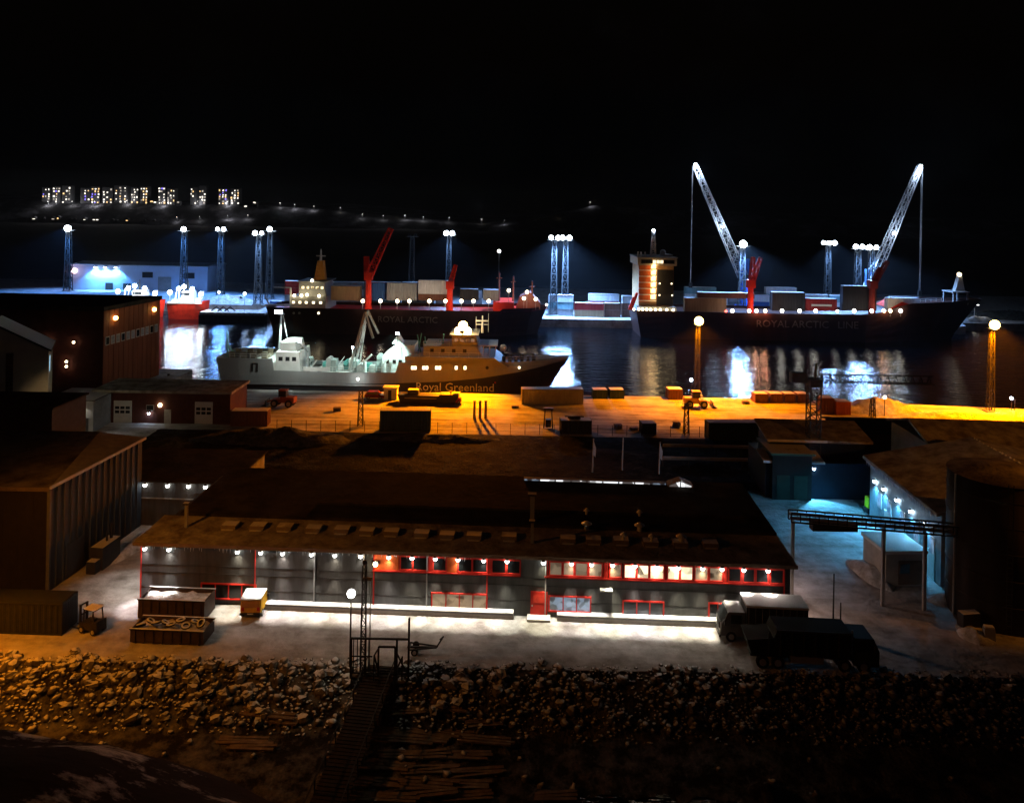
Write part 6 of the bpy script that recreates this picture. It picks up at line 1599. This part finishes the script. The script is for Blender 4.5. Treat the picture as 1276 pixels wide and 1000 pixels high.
# ================================================================== TOWN ON THE FAR HILL
TY = 1495.0
M_FLAT = mat('far_block', (0.10, 0.10, 0.10), 0.8)
WCOL = [emit('far_win_white', (1.0, 0.92, 0.78), 2.2), emit('far_win_warm', (1.0, 0.62, 0.26), 2.0), emit('far_win_dim', (0.75, 0.66, 0.55), 0.8), emit('far_win_violet', (0.25, 0.18, 1.0), 2.0)]
r3 = random.Random(5)
blocks = [(52, 62, 6, 'first slim tower block at the west end of the hill town'), (65, 75, 6, 'second slim tower block of the hill town'), (77, 88, 6, 'third slim tower block of the hill town'),
          (100, 112, 5, 'low lit apartment block west of the violet lit one'), (113, 124, 6, 'apartment block with violet lit windows on the far hill'), (127, 140, 6, 'apartment block with warm and violet windows on the far hill'), (142, 158, 6, 'broad apartment block in the middle of the hill town'),
          (163, 172, 6, 'slim apartment block beside the broad one on the hill'), (174, 184, 6, 'slim apartment block east of its twin on the hill'), (197, 206, 6, 'west half of a tower pair on the far hill'), (208, 218, 6, 'east half of a tower pair on the far hill'),
          (237, 244, 7, 'slim tower with few lit windows on the far hill'), (248, 256, 6, 'tower block beside the slim sparse one'), (272, 283, 7, 'violet lit tower at the east end of the hill town'), (287, 298, 6, 'last tower at the east end of the hill town')]
for x0, x1, fl_, lb in blocks:
    a, b = W(x0, 254, TY), W(x1, 254, TY)
    top = W(x0, 233 + r3.uniform(-2, 2), TY).z
    z0 = hill_z(a.x, TY) - 3; z1 = hill_z(b.x, TY) - 3; zb = min(z0, z1)
    t = thing('apartment_block', lb, 'building', (a.x, TY, zb), 0, 'apartment blocks of the hill town')
    w, h = b.x - a.x, top - zb
    MB().box(0, w, 0, 14, 0, h).build('wall', M_FLAT, t)
    MB().box(-0.5, w + 0.5, -0.5, 14.5, h + 0.01, h + 0.8).build('roof', M_DARK, t)
    base = max(zb, W(x0, 256, TY).z) - zb
    for fy in range(fl_):
        for fx in range(3):
            if r3.random() < 0.62:
                cx = w * (0.16 + fx * 0.34) + r3.uniform(-0.8, 0.8); cz = base + (h - base - 4) * (fy + 0.5) / fl_ + 1
                ww_, hh_ = r3.uniform(1.6, 3.0), r3.uniform(1.8, 3.4)
                k = r3.choices([0, 1, 2, 3], [5, 2.2, 3, 0.35 if 'violet' not in lb else 3])[0]
                o = MB().box(cx - ww_ / 2, cx + ww_ / 2, -0.3, 0, cz, cz + hh_).build('window', WCOL[k], t)
# houses and road lamps below the blocks
for k, (x, y) in enumerate([(8, 275), (25, 275), (38, 274), (42, 273), (54, 274), (66, 273), (72, 272), (88, 275), (93, 275), (105, 274), (117, 274), (121, 274), (140, 276), (146, 277), (158, 275), (180, 277), (192, 277), (200, 278), (176, 265), (213, 260), (225, 261), (227, 259), (260, 264), (263, 261), (189, 251), (193, 252), (222, 252), (306, 257), (318, 253), (323, 262), (317, 252), (323, 265), (330, 267), (338, 267)]):
    d = 1432 if y > 268 else 1490
    p = W(x, y, d); zg = hill_z(p.x, d)
    t = thing('hill_house', 'small dark house with one lit window below the hill town', 'house', (p.x, d, min(zg, p.z - 1.5) - 0.5), 0, 'small lit houses below the hill town')
    h = p.z - t.location.z
    MB().box(-4, 4, 0, 7, 0, h + 2).build('wall', M_FLAT, t)
    MB().prism_y([(-4.4, h + 2), (4.4, h + 2), (0, h + 5)], -0.3, 7.3).build('roof', M_DARK, t)
    ww_ = r3.uniform(1.2, 2.8); MB().box(-ww_, ww_, -0.2, 0, h - 1.2, h + 1.0).build('window', WCOL[r3.choice([0, 0, 1, 2])], t)
# lamp lit road down the ridge
for k, (x, y, pw) in enumerate([(62, 256, 60000), (92, 256, 50000), (120, 256, 50000), (160, 255, 60000), (205, 256, 40000), (248, 256, 40000), (285, 256, 50000), (222, 276, 9000), (250, 275, 16000), (285, 274, 16000), (310, 273, 12000), (350, 258, 20000), (368, 260, 14000), (392, 262, 14000), (425, 264, 10000), (452, 272, 16000), (478, 274, 16000), (505, 274, 22000), (528, 275, 22000), (560, 277, 10000), (600, 279, 8000), (628, 280, 6000), (735, 257, 12000)]):
    d = 1470.0
    p = W(x, y, d); zg = hill_z(p.x, d)
    # stand it on the slope at the height where the bearing meets the hill
    for dd in range(1406, 1560, 2):
        q = W(x, y, dd)
        if hill_z(q.x, dd) >= q.z: d = dd; p = q; break
    zg = hill_z(p.x, d)
    t = thing('road_lamp', 'lamp post on the snowy road down the far ridge', 'street lamp', (p.x, d - 4, hill_z(p.x, d - 4)), 0, 'lamps along the far ridge road')
    MB().cyl((0, 0, 0), (0, 0, 9), 0.2, 0.1, 6).bar((0, 0, 9), (0, -2, 9.2), 0.15).build('post', M_DARK, t)
    MB().box(-0.4, 0.4, -2.6, -1.8, 9.0, 9.3).build('lamp_head', E_WHITE, t)
    light(t, (0, -2.2, 6.0), pw * 0.22, (0.95, 0.93, 1.0), 0.4)

# ================================================================== NIGHT HAZE
hm = bpy.data.materials.new('haze'); hm.use_nodes = True
hn = hm.node_tree.nodes; hn.remove(hn['Principled BSDF'])
pv_ = hn.new('ShaderNodeVolumePrincipled'); pv_.inputs['Color'].default_value = (0.9, 0.93, 1.0, 1); pv_.inputs['Density'].default_value = 0.00009
hm.node_tree.links.new(pv_.outputs[0], hn['Material Output'].inputs['Volume'])
hz_ = MB().box(-1700, 1700, -40, 2400, -5, 100).build('haze', hm); hz_['kind'] = 'stuff'
